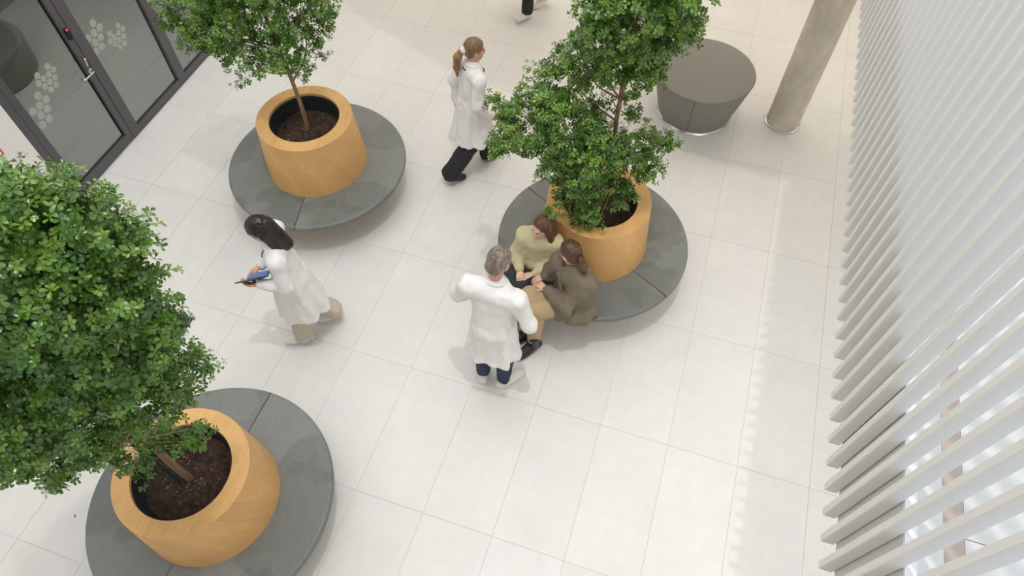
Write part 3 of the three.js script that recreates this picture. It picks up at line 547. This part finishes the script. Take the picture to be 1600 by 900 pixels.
function head(c, B, s, o) { // c: centre of the head, o.skin etc.
  const [X, Y, Z] = B, q = (x, y, z) => c.clone().addScaledVector(X, x * s).addScaledVector(Y, y * s).addScaledVector(Z, z * s);
  const E = (x, y, z, r) => ellipsoid(q(x, y, z), r.map((v) => v * s), B), K = (a, b, ra, rb) => capsule(q(...a), q(...b), ra * s, rb * s);
  const w = o.wide || 1;
  let f = union(0.03, E(0, 0.03, -0.014, [0.074 * w, 0.09, 0.094]), E(0, -0.035, 0.022, [0.058 * w, 0.078, 0.068]), K([0, -0.092, 0.052], [0, -0.094, 0.05], 0.022, 0.022));
  f = minus(0.014, f, union(0.001, E(0.032, 0.004, 0.104, [0.02, 0.014, 0.026]), E(-0.032, 0.004, 0.104, [0.02, 0.014, 0.026])));
  f = union(0.010, f, K([0, 0.012, 0.083], [0, -0.026, 0.1], 0.008, 0.0115), K([-0.011, -0.03, 0.09], [0.011, -0.03, 0.09], 0.008, 0.008), K([-0.04, 0.024, 0.074], [-0.016, 0.027, 0.084], 0.007, 0.007), K([0.04, 0.024, 0.074], [0.016, 0.027, 0.084], 0.007, 0.007));
  f = union(0.006, f, K([-0.018, -0.058, 0.078], [0.018, -0.058, 0.078], 0.0075, 0.0075), K([-0.014, -0.066, 0.078], [0.014, -0.066, 0.078], 0.0075, 0.0075), E(0.076 * w, -0.008, -0.008, [0.01, 0.031, 0.019]), E(-0.076 * w, -0.008, -0.008, [0.01, 0.031, 0.019]));
  f = union(0.03, f, capsule(q(0, -0.06, -0.022), o.neck, 0.047 * s, 0.052 * s));
  const skin = o.skin, lip = [skin[0] * 0.82, skin[1] * 0.55, skin[2] * 0.55], brow = o.brow;
  const col = (x, y, z) => { const p = V(x, y, z).sub(c), u = p.dot(X) / s, v = p.dot(Y) / s, t = p.dot(Z) / s; if (t > 0.06) { if (Math.abs(u) < 0.024 && v < -0.05 && v > -0.074) return lip; if (Math.abs(u) > 0.014 && Math.abs(u) < 0.05 && Math.abs(v - 0.027) < 0.004) return brow; } return skin; };
  const [lo, hi] = bounds([q(0, 0.03, 0), o.neck], 0.125 * s + 0.02);
  const g = surface(f, lo, hi, 0.0052, col);
  const eyes = [-1, 1].map((k) => { const e = new THREE.SphereGeometry(0.0125 * s, 16, 12), p = e.attributes.position, cc = []; for (let i = 0; i < p.count; i++) cc.push(...(p.getZ(i) > 0.0085 * s ? [0.03, 0.018, 0.012] : [0.72, 0.68, 0.66])); e.setAttribute('color', new THREE.Float32BufferAttribute(cc, 3)); e.applyMatrix4(new THREE.Matrix4().makeBasis(X, Y, Z)); const qq = q(k * 0.0315, 0.003, 0.0735); e.translate(qq.x, qq.y, qq.z); return e; });
  return { g, eyes, q, E, K };
}
const strand = (a, b, s = 90) => { const A = lin(a), B = lin(b); return (x, y, z) => { const t = noise3(x * s, y * s * 0.2, z * s) * 0.65 + noise3(x * 25, y * 9, z * 25) * 0.35; return [0, 1, 2].map((i) => A[i] + (B[i] - A[i]) * t); }; };
// rough hair surface: fine strand grooves that run with y
const groove = (f, amp, s = 120) => (x, y, z) => { const d = f(x, y, z); return d > 0.03 ? d : d + amp * (noise3(x * s, y * s * 0.18, z * s) - 0.5); };

function makePerson(label, o) {
  const base = V(o.base[0], o.baseY || 0, o.base[1]);
  const g = thing('person', label, 'person', [base.x, base.y, base.z]);
  const fwd = V(o.dir[0], 0, o.dir[1]).normalize(), left = V(fwd.z, 0, -fwd.x), J = {};
  for (const [k, v] of Object.entries(o.j)) J[k] = o.world ? V(...v).sub(base) : left.clone().multiplyScalar(v[0]).add(V(0, v[1], 0)).addScaledVector(fwd, v[2]);
  const s = o.s || 1, c = o.slim || 1, skin = lin(o.skin), BT = basis(J.shL.clone().sub(J.shR), J.neck.clone().sub(J.pelvis)), BP = basis(J.hipL.clone().sub(J.hipR), V(0, 1, 0));
  const tp = (t) => J.pelvis.clone().lerp(J.neck, t);
  // the body under the clothes
  const torso = (i) => [ellipsoid(tp(0.62), [0.15 * c + i, 0.2 + i, 0.1 * c + i], BT), ellipsoid(tp(0.25), [0.135 * c + i, 0.16 + i, 0.095 * c + i], BT), ellipsoid(tp(0.0), [0.155 * c + i, 0.11 + i, 0.115 * c + i], BP), capsule(J.shL, J.shR, 0.052 * c + i, 0.052 * c + i), capsule(tp(0.8), J.neck, 0.07 * c + i, 0.05 + i * 0.4)];
  const arm = (k, r0, r1, r2) => [capsule(J['sh' + k], J['el' + k], r0, r1), capsule(J['el' + k], J['wr' + k], r1, r2)];
  const leg = (k, r0, r1, r2) => [capsule(J['hip' + k], J['kn' + k], r0, r1), capsule(J['kn' + k], J['an' + k], r1, r2)];
  const bodyF = union(0.05, ...torso(-0.012), ...arm('L', 0.045 * c, 0.037 * c, 0.026), ...arm('R', 0.045 * c, 0.037 * c, 0.026), ...leg('L', 0.075 * c, 0.052, 0.036), ...leg('R', 0.075 * c, 0.052, 0.036));
  const all = Object.values(J), [lo, hi] = bounds(all.filter((p) => p !== J.head), 0.14);
  const HB = headBasis(o.look, o.nod || 0), hs = o.headScale || 1;
  const H = head(J.head, HB, hs, { skin, brow: lin(o.brow || '#3a2a20'), neck: J.neck, wide: o.wide });
  const parts = [surface(bodyF, lo, hi, 0.0125, () => skin), H.g];
  for (const k of ['L', 'R']) if (o['hand' + k]) { const [d, n, sd, cu] = o['hand' + k], w2 = (a) => (o.world ? V(...a) : left.clone().multiplyScalar(a[0]).add(V(0, a[1], 0)).addScaledVector(fwd, a[2])); parts.push(hand(J['wr' + k], w2(d), w2(n), sd, cu, o.handScale || 1, skin)); }
  mesh('body', mergeGeometries(parts), skinMat, g);
  H.eyes.forEach((e) => mesh('eye', e, skinMat, g));
  // clothes
  const pieces = o.wear({ J, H, g, s, c, BT, BP, HB, tp, torso, arm, leg, left, fwd, hs, base });
  for (const [name, f, pts, m, cell, mat, colour, lab] of pieces) {
    const [a, b] = bounds(pts, m); const geo = surface(f, a, b, cell, colour); if (!colour) geo.deleteAttribute('color');
    const me = mesh(name, geo, mat, g); if (lab) me.userData.label = lab;
  }
  return g;
}
const shoe = (ankle, toe, r, hgt = 0.07) => { // along the foot, flat sole
  const d = toe.clone().sub(ankle).setY(0).normalize(), heel = ankle.clone().addScaledVector(d, -0.045), q = (p, y) => V(p.x, y, p.z);
  const lift = Math.max(0, ankle.y - 0.1), hy = lift + 0.035, ty = Math.max(0.028, toe.y);
  return union(0.03, capsule(q(heel, hy), q(toe, ty), r * 0.92, r * 0.78), capsule(q(ankle.clone().addScaledVector(d, 0.06), hy * 0.6 + ty * 0.4 + 0.01), q(toe.clone().addScaledVector(d, -0.04), ty), r, r * 0.9), capsule(q(ankle, hy + 0.02), q(ankle, hy + hgt), r * 0.9, r * 0.85)); };
const white = cloth('#f4f2ef'), navy = cloth('#2f3a52'), black = cloth('#2a292b');
const sneaker = S({ color: new THREE.Color('#e8e4dd'), roughness: 0.6 }), soleM = S({ color: new THREE.Color('#3a332b'), roughness: 0.8 }), bootM = S({ color: new THREE.Color('#232324'), roughness: 0.32 });
const P2 = (k) => (J) => [J['an' + k], J['toe' + k]];
function shoes(J, r, mat, hgt) { return ['L', 'R'].map((k) => ['shoe', clipAbove(shoe(J['an' + k], J['toe' + k], r, hgt), 0.002), [J['an' + k], J['toe' + k], V(J['an' + k].x, 0.02, J['an' + k].z)], 0.11, 0.007, mat]); }
// a lab coat: body, sleeves and an open skirt down to the hem
function labCoat(A, hem, o = {}) {
  const { J, torso, arm, BT, tp, c } = A, i = o.inflate || 0.022, X = BT[0].clone().setY(0).normalize(), Z = V(-X.z, 0, X.x);
  const hb = V(J.pelvis.x + (o.swing || 0) * A.fwd.x, hem, J.pelvis.z + (o.swing || 0) * A.fwd.z);
  const f = union(0.045, ...torso(i), ...['L', 'R'].flatMap((k) => [capsule(J['sh' + k], J['el' + k], 0.068 * c + 0.004, 0.058), capsule(J['el' + k], J['el' + k].clone().lerp(J['wr' + k], 0.93), 0.058, 0.047)]),
    skirt(tp(0.62), hb, [0.105 * c + i, 0.065 * c + i], o.flare || [0.225, 0.19], X, Z, 0.022, 7, o.ph || 0.4));
  return ['white_coat', wrinkle(clipAbove(f, hem), 0.026, 11, o.ph || 0), [...['neck', 'shL', 'shR', 'elL', 'elR', 'wrL', 'wrR', 'pelvis'].map((k) => J[k]), hb], 0.27, 0.0095, white];
}
function collar(A, mat, name = 'collar') { const { J, BT } = A, n = J.neck.clone(), q = (x, y, z) => n.clone().addScaledVector(BT[0], x).addScaledVector(BT[1], y).addScaledVector(BT[2], z);
  const r = 0.066, pts = []; for (let k = 0; k <= 14; k++) { const a = -2.5 + k * 5 / 14; pts.push(q(Math.sin(a) * (r + 0.012), -0.002 - 0.04 * (1 - Math.cos(a)) * 0.5 * (Math.cos(a) < 0 ? 1 : 0) + 0.012, -Math.cos(a) * r)); }
  const caps = pts.slice(1).map((p, k) => capsule(pts[k], p, 0.012, 0.012)); return [name, union(0.01, ...caps), pts, 0.04, 0.006, mat]; }

// --- man in a white coat, standing with his back to the viewer
makePerson('standing man with short grey hair in a white coat and navy trousers, back to viewer', {
  base: [-1.0, -2.64], dir: [0.1, -1], world: true, skin: '#d3a184', look: [0.3, -0.95], nod: 0.5, brow: '#6b5d50', c: 1, slim: 1.08, headScale: 1.03, wide: 1.02,
  j: { pelvis: [-1.0, 0.96, -2.64], neck: [-0.995, 1.505, -2.72], head: [-0.985, 1.655, -2.785], shL: [-1.185, 1.425, -2.665], shR: [-0.805, 1.42, -2.65], elL: [-1.305, 1.17, -2.73], elR: [-0.69, 1.15, -2.64], wrL: [-1.13, 1.02, -2.90], wrR: [-0.84, 1.02, -2.88],
    hipL: [-1.09, 0.93, -2.64], hipR: [-0.91, 0.93, -2.64], knL: [-1.1, 0.5, -2.66], knR: [-0.905, 0.5, -2.65], anL: [-1.105, 0.09, -2.635], anR: [-0.905, 0.09, -2.63], toeL: [-1.16, 0.03, -2.81], toeR: [-0.79, 0.03, -2.765] },
  handL: [[0.5, -0.3, -0.6], [0.6, 0, 0.4], -1, 0.6], handR: [[-0.5, -0.3, -0.6], [-0.6, 0, 0.4], 1, 0.6],
  wear(A) {
    const { J, H, leg, BP } = A;
    const tr = union(0.05, ...leg('L', 0.1, 0.082, 0.062), ...leg('R', 0.1, 0.082, 0.062), ellipsoid(J.pelvis, [0.18, 0.13, 0.14], BP));
    const hair = minus(0.006, union(0.02, H.E(0, 0.036, -0.02, [0.082, 0.094, 0.1]), H.E(0, -0.03, -0.06, [0.07, 0.06, 0.052])), union(0.01, H.E(0, -0.03, 0.1, [0.1, 0.085, 0.085]), H.E(0, 0.06, 0.13, [0.07, 0.06, 0.06]), H.E(0.085, -0.02, 0.0, [0.03, 0.036, 0.03]), H.E(-0.085, -0.02, 0.0, [0.03, 0.036, 0.03])));
    return [['trousers', wrinkle(clipBelow(clipAbove(tr, 0.1), 0.68), 0.014, 16), [J.pelvis, J.hipL, J.hipR, J.anL, J.anR, J.knL, J.knR], 0.2, 0.011, navy], labCoat(A, 0.56, { flare: [0.235, 0.175], ph: 1.3 }), collar(A, white),
      ['hair', groove(hair, 0.008, 110), [J.head], 0.14, 0.0055, hairMat, strand('#4d4238', '#a89a8a', 70)], ...shoes(J, 0.05, sneaker)];
  },
});
// --- girl in a pale yellow sweater, seated
makePerson('seated girl with long brown hair in a pale yellow sweater', {
  base: [-0.93, -3.62], baseY: 0.0, dir: [-0.1, 1], world: true, skin: '#e6bca4', look: [-0.5, 0.87], nod: 0.12, brow: '#4a3426', slim: 0.86, headScale: 0.95, handScale: 0.9,
  j: { pelvis: [-0.92, 0.55, -3.66], neck: [-0.905, 0.985, -3.645], head: [-0.885, 1.11, -3.615], shL: [-0.765, 0.915, -3.645], shR: [-1.045, 0.915, -3.635], elL: [-0.735, 0.69, -3.58], elR: [-1.1, 0.69, -3.58], wrL: [-0.895, 0.625, -3.455], wrR: [-1.03, 0.63, -3.455],
    hipL: [-0.84, 0.535, -3.64], hipR: [-1.0, 0.535, -3.66], knL: [-1.005, 0.535, -3.29], knR: [-1.15, 0.535, -3.31], anL: [-1.03, 0.1, -3.22], anR: [-1.17, 0.1, -3.24], toeL: [-1.05, 0.03, -3.05], toeR: [-1.2, 0.03, -3.07] },
  handL: [[-0.75, -0.15, 0.5], [0, -1, 0.2], -1, 0.35], handR: [[0.35, -0.25, 0.9], [0.2, -1, 0.2], 1, 0.35],
  wear(A) {
    const { J, H, leg, BP, torso, BT, tp } = A, knit = cloth('#e2d7ad', 0.95, true), jeans = cloth('#33353c');
    const tr = union(0.04, ...leg('L', 0.085, 0.068, 0.052), ...leg('R', 0.085, 0.068, 0.052), ellipsoid(J.pelvis, [0.155, 0.11, 0.13], BP));
    const sw = union(0.05, ...torso(0.03), ellipsoid(tp(0.12), [0.165, 0.1, 0.14], BT), ...['L', 'R'].flatMap((k) => [capsule(J['sh' + k], J['el' + k], 0.062, 0.066), capsule(J['el' + k], J['el' + k].clone().lerp(J['wr' + k], 0.92), 0.066, 0.04)]));
    const nk = union(0.01, capsule(J.neck.clone().add(V(0, -0.02, 0)), J.neck.clone().add(V(0, 0.012, 0.004)), 0.07, 0.062));
    const hair = minus(0.008, union(0.03, H.E(0, 0.036, -0.018, [0.084, 0.097, 0.104]), H.K([0.03, 0.0, -0.07], [0.06, -0.3, -0.08], 0.06, 0.045), H.K([-0.03, 0.0, -0.07], [-0.05, -0.28, -0.085], 0.06, 0.04), H.K([0.07, 0.0, -0.02], [0.095, -0.26, -0.02], 0.03, 0.036), H.K([-0.07, 0.0, -0.03], [-0.085, -0.2, -0.04], 0.028, 0.03)), H.E(0, -0.03, 0.1, [0.075, 0.115, 0.098]));
    return [['trousers', wrinkle(clipAbove(tr, 0.12), 0.012, 18), [J.pelvis, J.hipL, J.hipR, J.anL, J.anR, J.knL, J.knR], 0.18, 0.011, jeans], ['sweater', wrinkle(clipAbove(sw, 0.55), 0.016, 14, 3), ['neck', 'shL', 'shR', 'elL', 'elR', 'wrL', 'wrR', 'pelvis'].map((k) => J[k]), 0.22, 0.0085, knit], ['roll_neck', nk, [J.neck], 0.12, 0.007, knit],
      ['hair', groove(hair, 0.008, 100), [J.head, H.q(0.06, -0.3, -0.08), H.q(-0.05, -0.28, -0.085), H.q(0.095, -0.26, -0.02), H.q(-0.085, -0.2, -0.04)], 0.17, 0.006, hairMat, strand('#3a2419', '#7a5236', 80)], ...shoes(J, 0.042, sneaker)];
  },
});
// --- woman in an olive coat, seated, turned towards the girl
makePerson('seated woman with brown ponytail in an olive brown coat, beige trousers and black boots', {
  base: [-0.55, -3.25], dir: [-0.85, 0.5], world: true, skin: '#e3b69c', look: [-0.82, -0.4], nod: 0.25, brow: '#3a281e', slim: 0.94, headScale: 0.98, handScale: 0.95,
  j: { pelvis: [-0.455, 0.56, -3.35], neck: [-0.535, 1.045, -3.36], head: [-0.575, 1.185, -3.375], shL: [-0.385, 0.955, -3.265], shR: [-0.665, 0.965, -3.42], elL: [-0.52, 0.72, -3.15], elR: [-0.74, 0.72, -3.46], wrL: [-0.735, 0.69, -3.29], wrR: [-0.775, 0.70, -3.41],
    hipL: [-0.42, 0.545, -3.28], hipR: [-0.5, 0.545, -3.42], knL: [-0.765, 0.575, -3.135], knR: [-0.865, 0.585, -3.245], anL: [-0.755, 0.12, -3.06], anR: [-0.865, 0.12, -3.15], toeL: [-0.85, 0.03, -2.925], toeR: [-0.97, 0.03, -3.03] },
  handL: [[-0.8, -0.1, -0.45], [-0.2, -1, -0.3], 1, 0.4], handR: [[-0.7, -0.25, 0.35], [0.1, -1, 0.1], -1, 0.4],
  wear(A) {
    const { J, H, leg, BP, torso, BT, tp } = A, coat = cloth('#7d7261', 0.9), beige = cloth('#bfa67f', 0.9);
    const tr = union(0.04, ...leg('L', 0.098, 0.08, 0.062), ...leg('R', 0.098, 0.08, 0.062), ellipsoid(J.pelvis, [0.17, 0.11, 0.13], BP));
    const mid = J.hipL.clone().lerp(J.knL, 0.42), midR = J.hipR.clone().lerp(J.knR, 0.3);
    const ct = union(0.06, ...torso(0.034), ellipsoid(tp(0.1), [0.185, 0.12, 0.165], BT), capsule(J.hipL, mid, 0.125, 0.118), capsule(J.hipR, midR, 0.115, 0.11), capsule(J.pelvis.clone().add(V(0.1, -0.01, 0.06)), J.hipL.clone().add(V(0.02, -0.02, 0.05)), 0.1, 0.1),
      ...['L', 'R'].flatMap((k) => [capsule(J['sh' + k], J['el' + k], 0.072, 0.07), capsule(J['el' + k], J['el' + k].clone().lerp(J['wr' + k], 0.9), 0.07, 0.048)]));
    const neckHole = capsule(J.neck.clone().add(V(-0.02, -0.02, 0)), J.head.clone(), 0.056, 0.075);
    const tail = [[0, 0.02, -0.1], [0.01, 0.0, -0.135], [0.015, -0.06, -0.16], [0.01, -0.15, -0.15]];
    const hair = minus(0.008, union(0.02, H.E(0, 0.036, -0.02, [0.083, 0.096, 0.102]), H.E(0, -0.02, -0.05, [0.074, 0.06, 0.06])), H.E(0, -0.03, 0.1, [0.075, 0.105, 0.085]));
    const pony = union(0.02, H.K(tail[0], tail[1], 0.018, 0.026), H.K(tail[1], tail[2], 0.026, 0.036), H.K(tail[2], tail[3], 0.036, 0.016));
    const lap = (k) => { const a = J.neck.clone().addScaledVector(BT[0], 0.06 * k).addScaledVector(BT[1], 0.0).addScaledVector(BT[2], 0.01), b = tp(0.55).addScaledVector(BT[0], 0.03 * k).addScaledVector(BT[2], 0.135); return ['lapel', union(0.02, capsule(a, a.clone().lerp(b, 0.5).addScaledVector(BT[2], 0.02).addScaledVector(BT[0], 0.03 * k), 0.02, 0.024), capsule(a.clone().lerp(b, 0.5).addScaledVector(BT[2], 0.02).addScaledVector(BT[0], 0.03 * k), b, 0.024, 0.012)), [a, b], 0.07, 0.006, coat]; };
    return [['trousers', wrinkle(clipAbove(tr, 0.17), 0.013, 17), [J.pelvis, J.hipL, J.hipR, J.anL, J.anR, J.knL, J.knR], 0.2, 0.0105, beige], ['coat', wrinkle(clipAbove(minus(0.01, ct, neckHole), 0.452), 0.034, 11, 5), ['neck', 'shL', 'shR', 'elL', 'elR', 'wrL', 'wrR', 'pelvis', 'hipL', 'hipR'].map((k) => J[k]).concat(mid), 0.26, 0.0085, coat], lap(1), lap(-1), collar(A, coat),
      ['hair', groove(hair, 0.007, 110), [J.head], 0.15, 0.0055, hairMat, strand('#33221a', '#6b4c37', 80)], ['ponytail', groove(pony, 0.008, 110), tail.map((t) => H.q(...t)), 0.06, 0.0055, hairMat, strand('#3f2a1c', '#7c5638', 80)], ['hair_tie', H.K([0, 0.015, -0.112], [0, 0.01, -0.122], 0.024, 0.024), [H.q(0, 0.012, -0.117)], 0.05, 0.005, black],
      ...['L', 'R'].map((k) => ['boot', clipAbove(union(0.02, shoe(J['an' + k], J['toe' + k], 0.05, 0.1), capsule(V(J['an' + k].x, 0.1, J['an' + k].z), V(J['an' + k].x, 0.21, J['an' + k].z), 0.05, 0.056)), 0.002), [J['an' + k], J['toe' + k], V(J['an' + k].x, 0.2, J['an' + k].z), V(J['an' + k].x, 0.02, J['an' + k].z)], 0.1, 0.007, bootM])];
  },
});
// --- woman with a ponytail walking to the right behind the tree
makePerson('woman with a light brown ponytail in a white coat and black trousers, walking right', {
  base: [-2.07, -5.08], dir: [0.72, -0.69], skin: '#dba88c', look: [0.8, -0.55], nod: 0.15, brow: '#5a4330', slim: 0.92, headScale: 0.97,
  j: { pelvis: [0, 0.9, 0.0], neck: [0, 1.41, 0.035], head: [0, 1.555, 0.07], shL: [0.17, 1.335, 0.02], shR: [-0.17, 1.335, 0.02], elL: [0.22, 1.08, -0.08], elR: [-0.225, 1.08, -0.02], wrL: [0.21, 0.86, -0.08], wrR: [-0.2, 0.88, 0.13],
    hipL: [0.085, 0.88, 0], hipR: [-0.085, 0.88, 0], knL: [0.09, 0.48, 0.14], knR: [-0.09, 0.47, -0.06], anL: [0.08, 0.09, 0.2], anR: [-0.09, 0.15, -0.32], toeL: [0.08, 0.03, 0.37], toeR: [-0.1, 0.03, -0.18] },
  handL: [[0, -1, 0.1], [-1, 0, 0], -1, 0.5], handR: [[0, -0.7, 0.7], [1, 0, 0], 1, 0.5],
  wear(A) {
    const { J, H, leg, BP } = A, scr = cloth('#ece6de');
    const tr = union(0.05, ...leg('L', 0.1, 0.09, 0.1), ...leg('R', 0.1, 0.09, 0.1), ellipsoid(J.pelvis, [0.165, 0.12, 0.13], BP));
    const tail = [[0, 0.01, -0.095], [0, 0.0, -0.13], [0, -0.08, -0.17], [0.0, -0.2, -0.165], [0, -0.3, -0.15]];
    const hair = minus(0.008, union(0.02, H.E(0, 0.036, -0.02, [0.083, 0.096, 0.102]), H.E(0, -0.02, -0.05, [0.074, 0.06, 0.06])), union(0.01, H.E(0, -0.03, 0.098, [0.085, 0.1, 0.085]), H.E(0.085, -0.03, 0.0, [0.025, 0.03, 0.025]), H.E(-0.085, -0.03, 0.0, [0.025, 0.03, 0.025])));
    const pony = union(0.02, ...tail.slice(1).map((t, i) => H.K(tail[i], t, [0.02, 0.03, 0.04, 0.034][i], [0.03, 0.04, 0.034, 0.012][i])));
    const ring = []; for (let k = 0; k <= 16; k++) { const a = k / 16 * 6.283; ring.push(J.neck.clone().addScaledVector(A.BT[0], Math.sin(a) * 0.078).addScaledVector(A.BT[1], -0.03 - 0.07 * (1 + Math.cos(a)) * 0.5).addScaledVector(A.BT[2], 0.015 + Math.cos(a) * 0.11)); }
    return [['trousers', wrinkle(clipBelow(clipAbove(tr, 0.045), 0.53), 0.018, 13), [J.pelvis, J.hipL, J.hipR, J.anL, J.anR, J.knL, J.knR], 0.2, 0.011, black], labCoat(A, 0.5, { flare: [0.22, 0.25], ph: 2.1 }), collar(A, white),
      ['hair', groove(hair, 0.007, 110), [J.head], 0.15, 0.0055, hairMat, strand('#57402c', '#a07f5c', 80)], ['ponytail', groove(pony, 0.01, 100), tail.map((t) => H.q(...t)), 0.06, 0.0055, hairMat, strand('#6b4c33', '#b08c64', 80)], ['hair_tie', H.K([0, 0.008, -0.108], [0, 0.004, -0.124], 0.039, 0.039), [H.q(0, 0.006, -0.115)], 0.07, 0.005, scr],
      ['lanyard', union(0.002, ...ring.slice(1).map((p, k) => capsule(ring[k], p, 0.007, 0.007))), ring, 0.03, 0.005, cloth('#6d3a3c')], ...shoes(J, 0.043, S({ color: new THREE.Color('#3b3735'), roughness: 0.6 }))];
  },
});
// --- dark haired woman walking left with a folder and a tablet
const W2 = { base: [-2.82, -2.58], dir: [-0.86, 0.5] };
makePerson('woman with long black hair in a white coat walking left, carrying a tablet', {
  ...W2, skin: '#d9a584', look: [-0.9, 0.42], nod: 0.3, brow: '#1c1512', slim: 0.92, headScale: 0.98,
  j: { pelvis: [0, 0.9, -0.03], neck: [0, 1.42, 0.0], head: [0, 1.56, 0.045], shL: [0.17, 1.345, -0.02], shR: [-0.17, 1.345, -0.02], elL: [0.225, 1.08, -0.03], elR: [-0.215, 1.08, 0.0], wrL: [0.14, 1.055, 0.19], wrR: [0.0, 1.1, 0.17],
    hipL: [0.085, 0.88, -0.03], hipR: [-0.085, 0.88, -0.03], knL: [0.09, 0.47, 0.02], knR: [-0.09, 0.48, 0.0], anL: [0.08, 0.09, 0.06], anR: [-0.09, 0.17, -0.24], toeL: [0.08, 0.03, 0.23], toeR: [-0.09, 0.05, -0.08] },
  handL: [[-0.15, 0.0, 1], [-0.6, 0.8, 0], 1, 0.45], handR: [[0.4, -0.05, 0.9], [0.7, -0.6, 0.1], 1, 0.4],
  wear(A) {
    const { J, H, leg, BP } = A, sand = cloth('#cbbfad', 0.9);
    const tr = union(0.05, ...leg('L', 0.1, 0.088, 0.09), ...leg('R', 0.1, 0.088, 0.09), ellipsoid(J.pelvis, [0.165, 0.12, 0.13], BP));
    const hair = minus(0.008, union(0.03, H.E(0, 0.036, -0.02, [0.086, 0.1, 0.106]), H.K([0, 0.0, -0.07], [0.01, -0.23, -0.1], 0.076, 0.058), H.K([0.06, 0.0, -0.04], [0.07, -0.23, -0.045], 0.045, 0.032), H.K([-0.05, 0.0, -0.05], [-0.04, -0.2, -0.075], 0.045, 0.035)), H.E(0, -0.035, 0.115, [0.08, 0.105, 0.09]));
    const strap = []; for (let k = 0; k <= 14; k++) { const a = -1.3 + k / 14 * 2.6; strap.push(J.neck.clone().addScaledVector(A.BT[0], Math.sin(a) * 0.075).addScaledVector(A.BT[1], -0.02 - 0.16 * Math.cos(a) ** 2).addScaledVector(A.BT[2], 0.04 + Math.cos(a) * 0.085)); }
    return [['trousers', wrinkle(clipBelow(clipAbove(tr, 0.06), 0.57), 0.018, 13), [J.pelvis, J.hipL, J.hipR, J.anL, J.anR, J.knL, J.knR], 0.2, 0.011, sand], labCoat(A, 0.46, { flare: [0.22, 0.225], ph: 0.7 }),
      ['hair', groove(hair, 0.008, 100), [J.head, H.q(0.01, -0.22, -0.13), H.q(0.075, -0.25, -0.045), H.q(-0.05, -0.22, -0.08)], 0.17, 0.006, S({ color: 0xffffff, vertexColors: true, roughness: 0.3 }), strand('#15110f', '#2c2420', 80)], ['cord', union(0.002, ...strap.slice(1).map((p, k) => capsule(strap[k], p, 0.005, 0.005))), strap, 0.03, 0.0045, cloth('#4a4a50')],
      ...shoes(J, 0.045, sneaker)];
  },
});
{ // what she carries
  const fw = V(W2.dir[0], 0, W2.dir[1]).normalize(), lf = V(fw.z, 0, -fw.x), turn = Math.atan2(fw.x, fw.z), p = (l, y, f) => { const v = V(W2.base[0], y, W2.base[1]).addScaledVector(lf, l).addScaledVector(fw, f); return [v.x, v.y, v.z]; };
  const t = thing('tablet', 'thin dark tablet held on edge by the black-haired woman', 'tablet', p(0.115, 1.1, 0.235), turn); t.rotation.set(0.05, turn, 0.86, 'YXZ');
  mesh('body', rbox(0.15, 0.01, 0.24, 0.004), S({ color: new THREE.Color('#54575c'), roughness: 0.35, metalness: 0.5 }), t); mesh('screen', box(0.13, 0.001, 0.22, 0, 0.0055, 0), S({ color: new THREE.Color('#1b1d22'), roughness: 0.15 }), t);
  const f = thing('folder', 'blue folder clasped under the arm of the black-haired woman', 'folder', p(0.115, 1.145, 0.165), turn); f.rotation.set(0.0, turn, 0.62, 'YXZ');
  mesh('cover', rbox(0.13, 0.01, 0.16, 0.004), S({ color: new THREE.Color('#3d62a6'), roughness: 0.6 }), f); mesh('papers', box(0.12, 0.004, 0.15, 0, 0.007, 0.0), S({ color: new THREE.Color('#6f88ba'), roughness: 0.8 }), f);
}
// --- person at the top edge, only the legs are in view
makePerson('person in black trousers and white sneakers walking at the top edge', {
  base: [-2.355, -7.93], dir: [-0.57, 0.82], skin: '#dba88c', look: [-0.57, 0.82], nod: 0.1, brow: '#3a2a20', slim: 0.96,
  j: { pelvis: [0, 0.92, -0.02], neck: [0, 1.44, 0.01], head: [0, 1.585, 0.04], shL: [0.18, 1.37, 0], shR: [-0.18, 1.37, 0], elL: [0.24, 1.1, -0.05], elR: [-0.24, 1.1, 0.0], wrL: [0.23, 0.88, 0.08], wrR: [-0.23, 0.88, 0.12],
    hipL: [0.085, 0.9, -0.02], hipR: [-0.085, 0.9, -0.02], knL: [0.07, 0.5, 0.02], knR: [-0.07, 0.5, -0.1], anL: [0.05, 0.13, 0.02], anR: [-0.06, 0.17, -0.36], toeL: [0.05, 0.07, 0.2], toeR: [-0.06, 0.04, -0.2] },
  handL: [[0, -1, 0.3], [-1, 0, 0], -1, 0.4], handR: [[0, -1, 0.3], [1, 0, 0], 1, 0.4],
  wear(A) {
    const { J, H, leg, BP } = A;
    const tr = union(0.05, ...leg('L', 0.1, 0.085, 0.078), ...leg('R', 0.1, 0.085, 0.078), ellipsoid(J.pelvis, [0.165, 0.12, 0.13], BP));
    const hair = minus(0.008, H.E(0, 0.036, -0.02, [0.083, 0.096, 0.102]), H.E(0, -0.03, 0.1, [0.085, 0.1, 0.085]));
    return [['trousers', wrinkle(clipBelow(clipAbove(tr, 0.1), 0.67), 0.016, 14), [J.pelvis, J.hipL, J.hipR, J.anL, J.anR, J.knL, J.knR], 0.2, 0.011, black], labCoat(A, 0.55, { ph: 3.1 }), ['hair', groove(hair, 0.007, 110), [J.head], 0.15, 0.006, hairMat, strand('#33221a', '#6b4c37', 80)], ...shoes(J, 0.046, sneaker),
      ...['L', 'R'].map((k) => { const a = J['an' + k], t = J['toe' + k], d = t.clone().sub(a).setY(0).normalize(), h = a.clone().addScaledVector(d, -0.045), ly = Math.max(0, a.y - 0.1); return ['sole', capsule(V(h.x, ly + 0.006, h.z), V(t.x, Math.max(0.012, t.y - 0.028), t.z), 0.02, 0.018), [V(h.x, ly, h.z), t], 0.05, 0.006, soleM]; })];
  },
});
renderer.render(scene, camera);
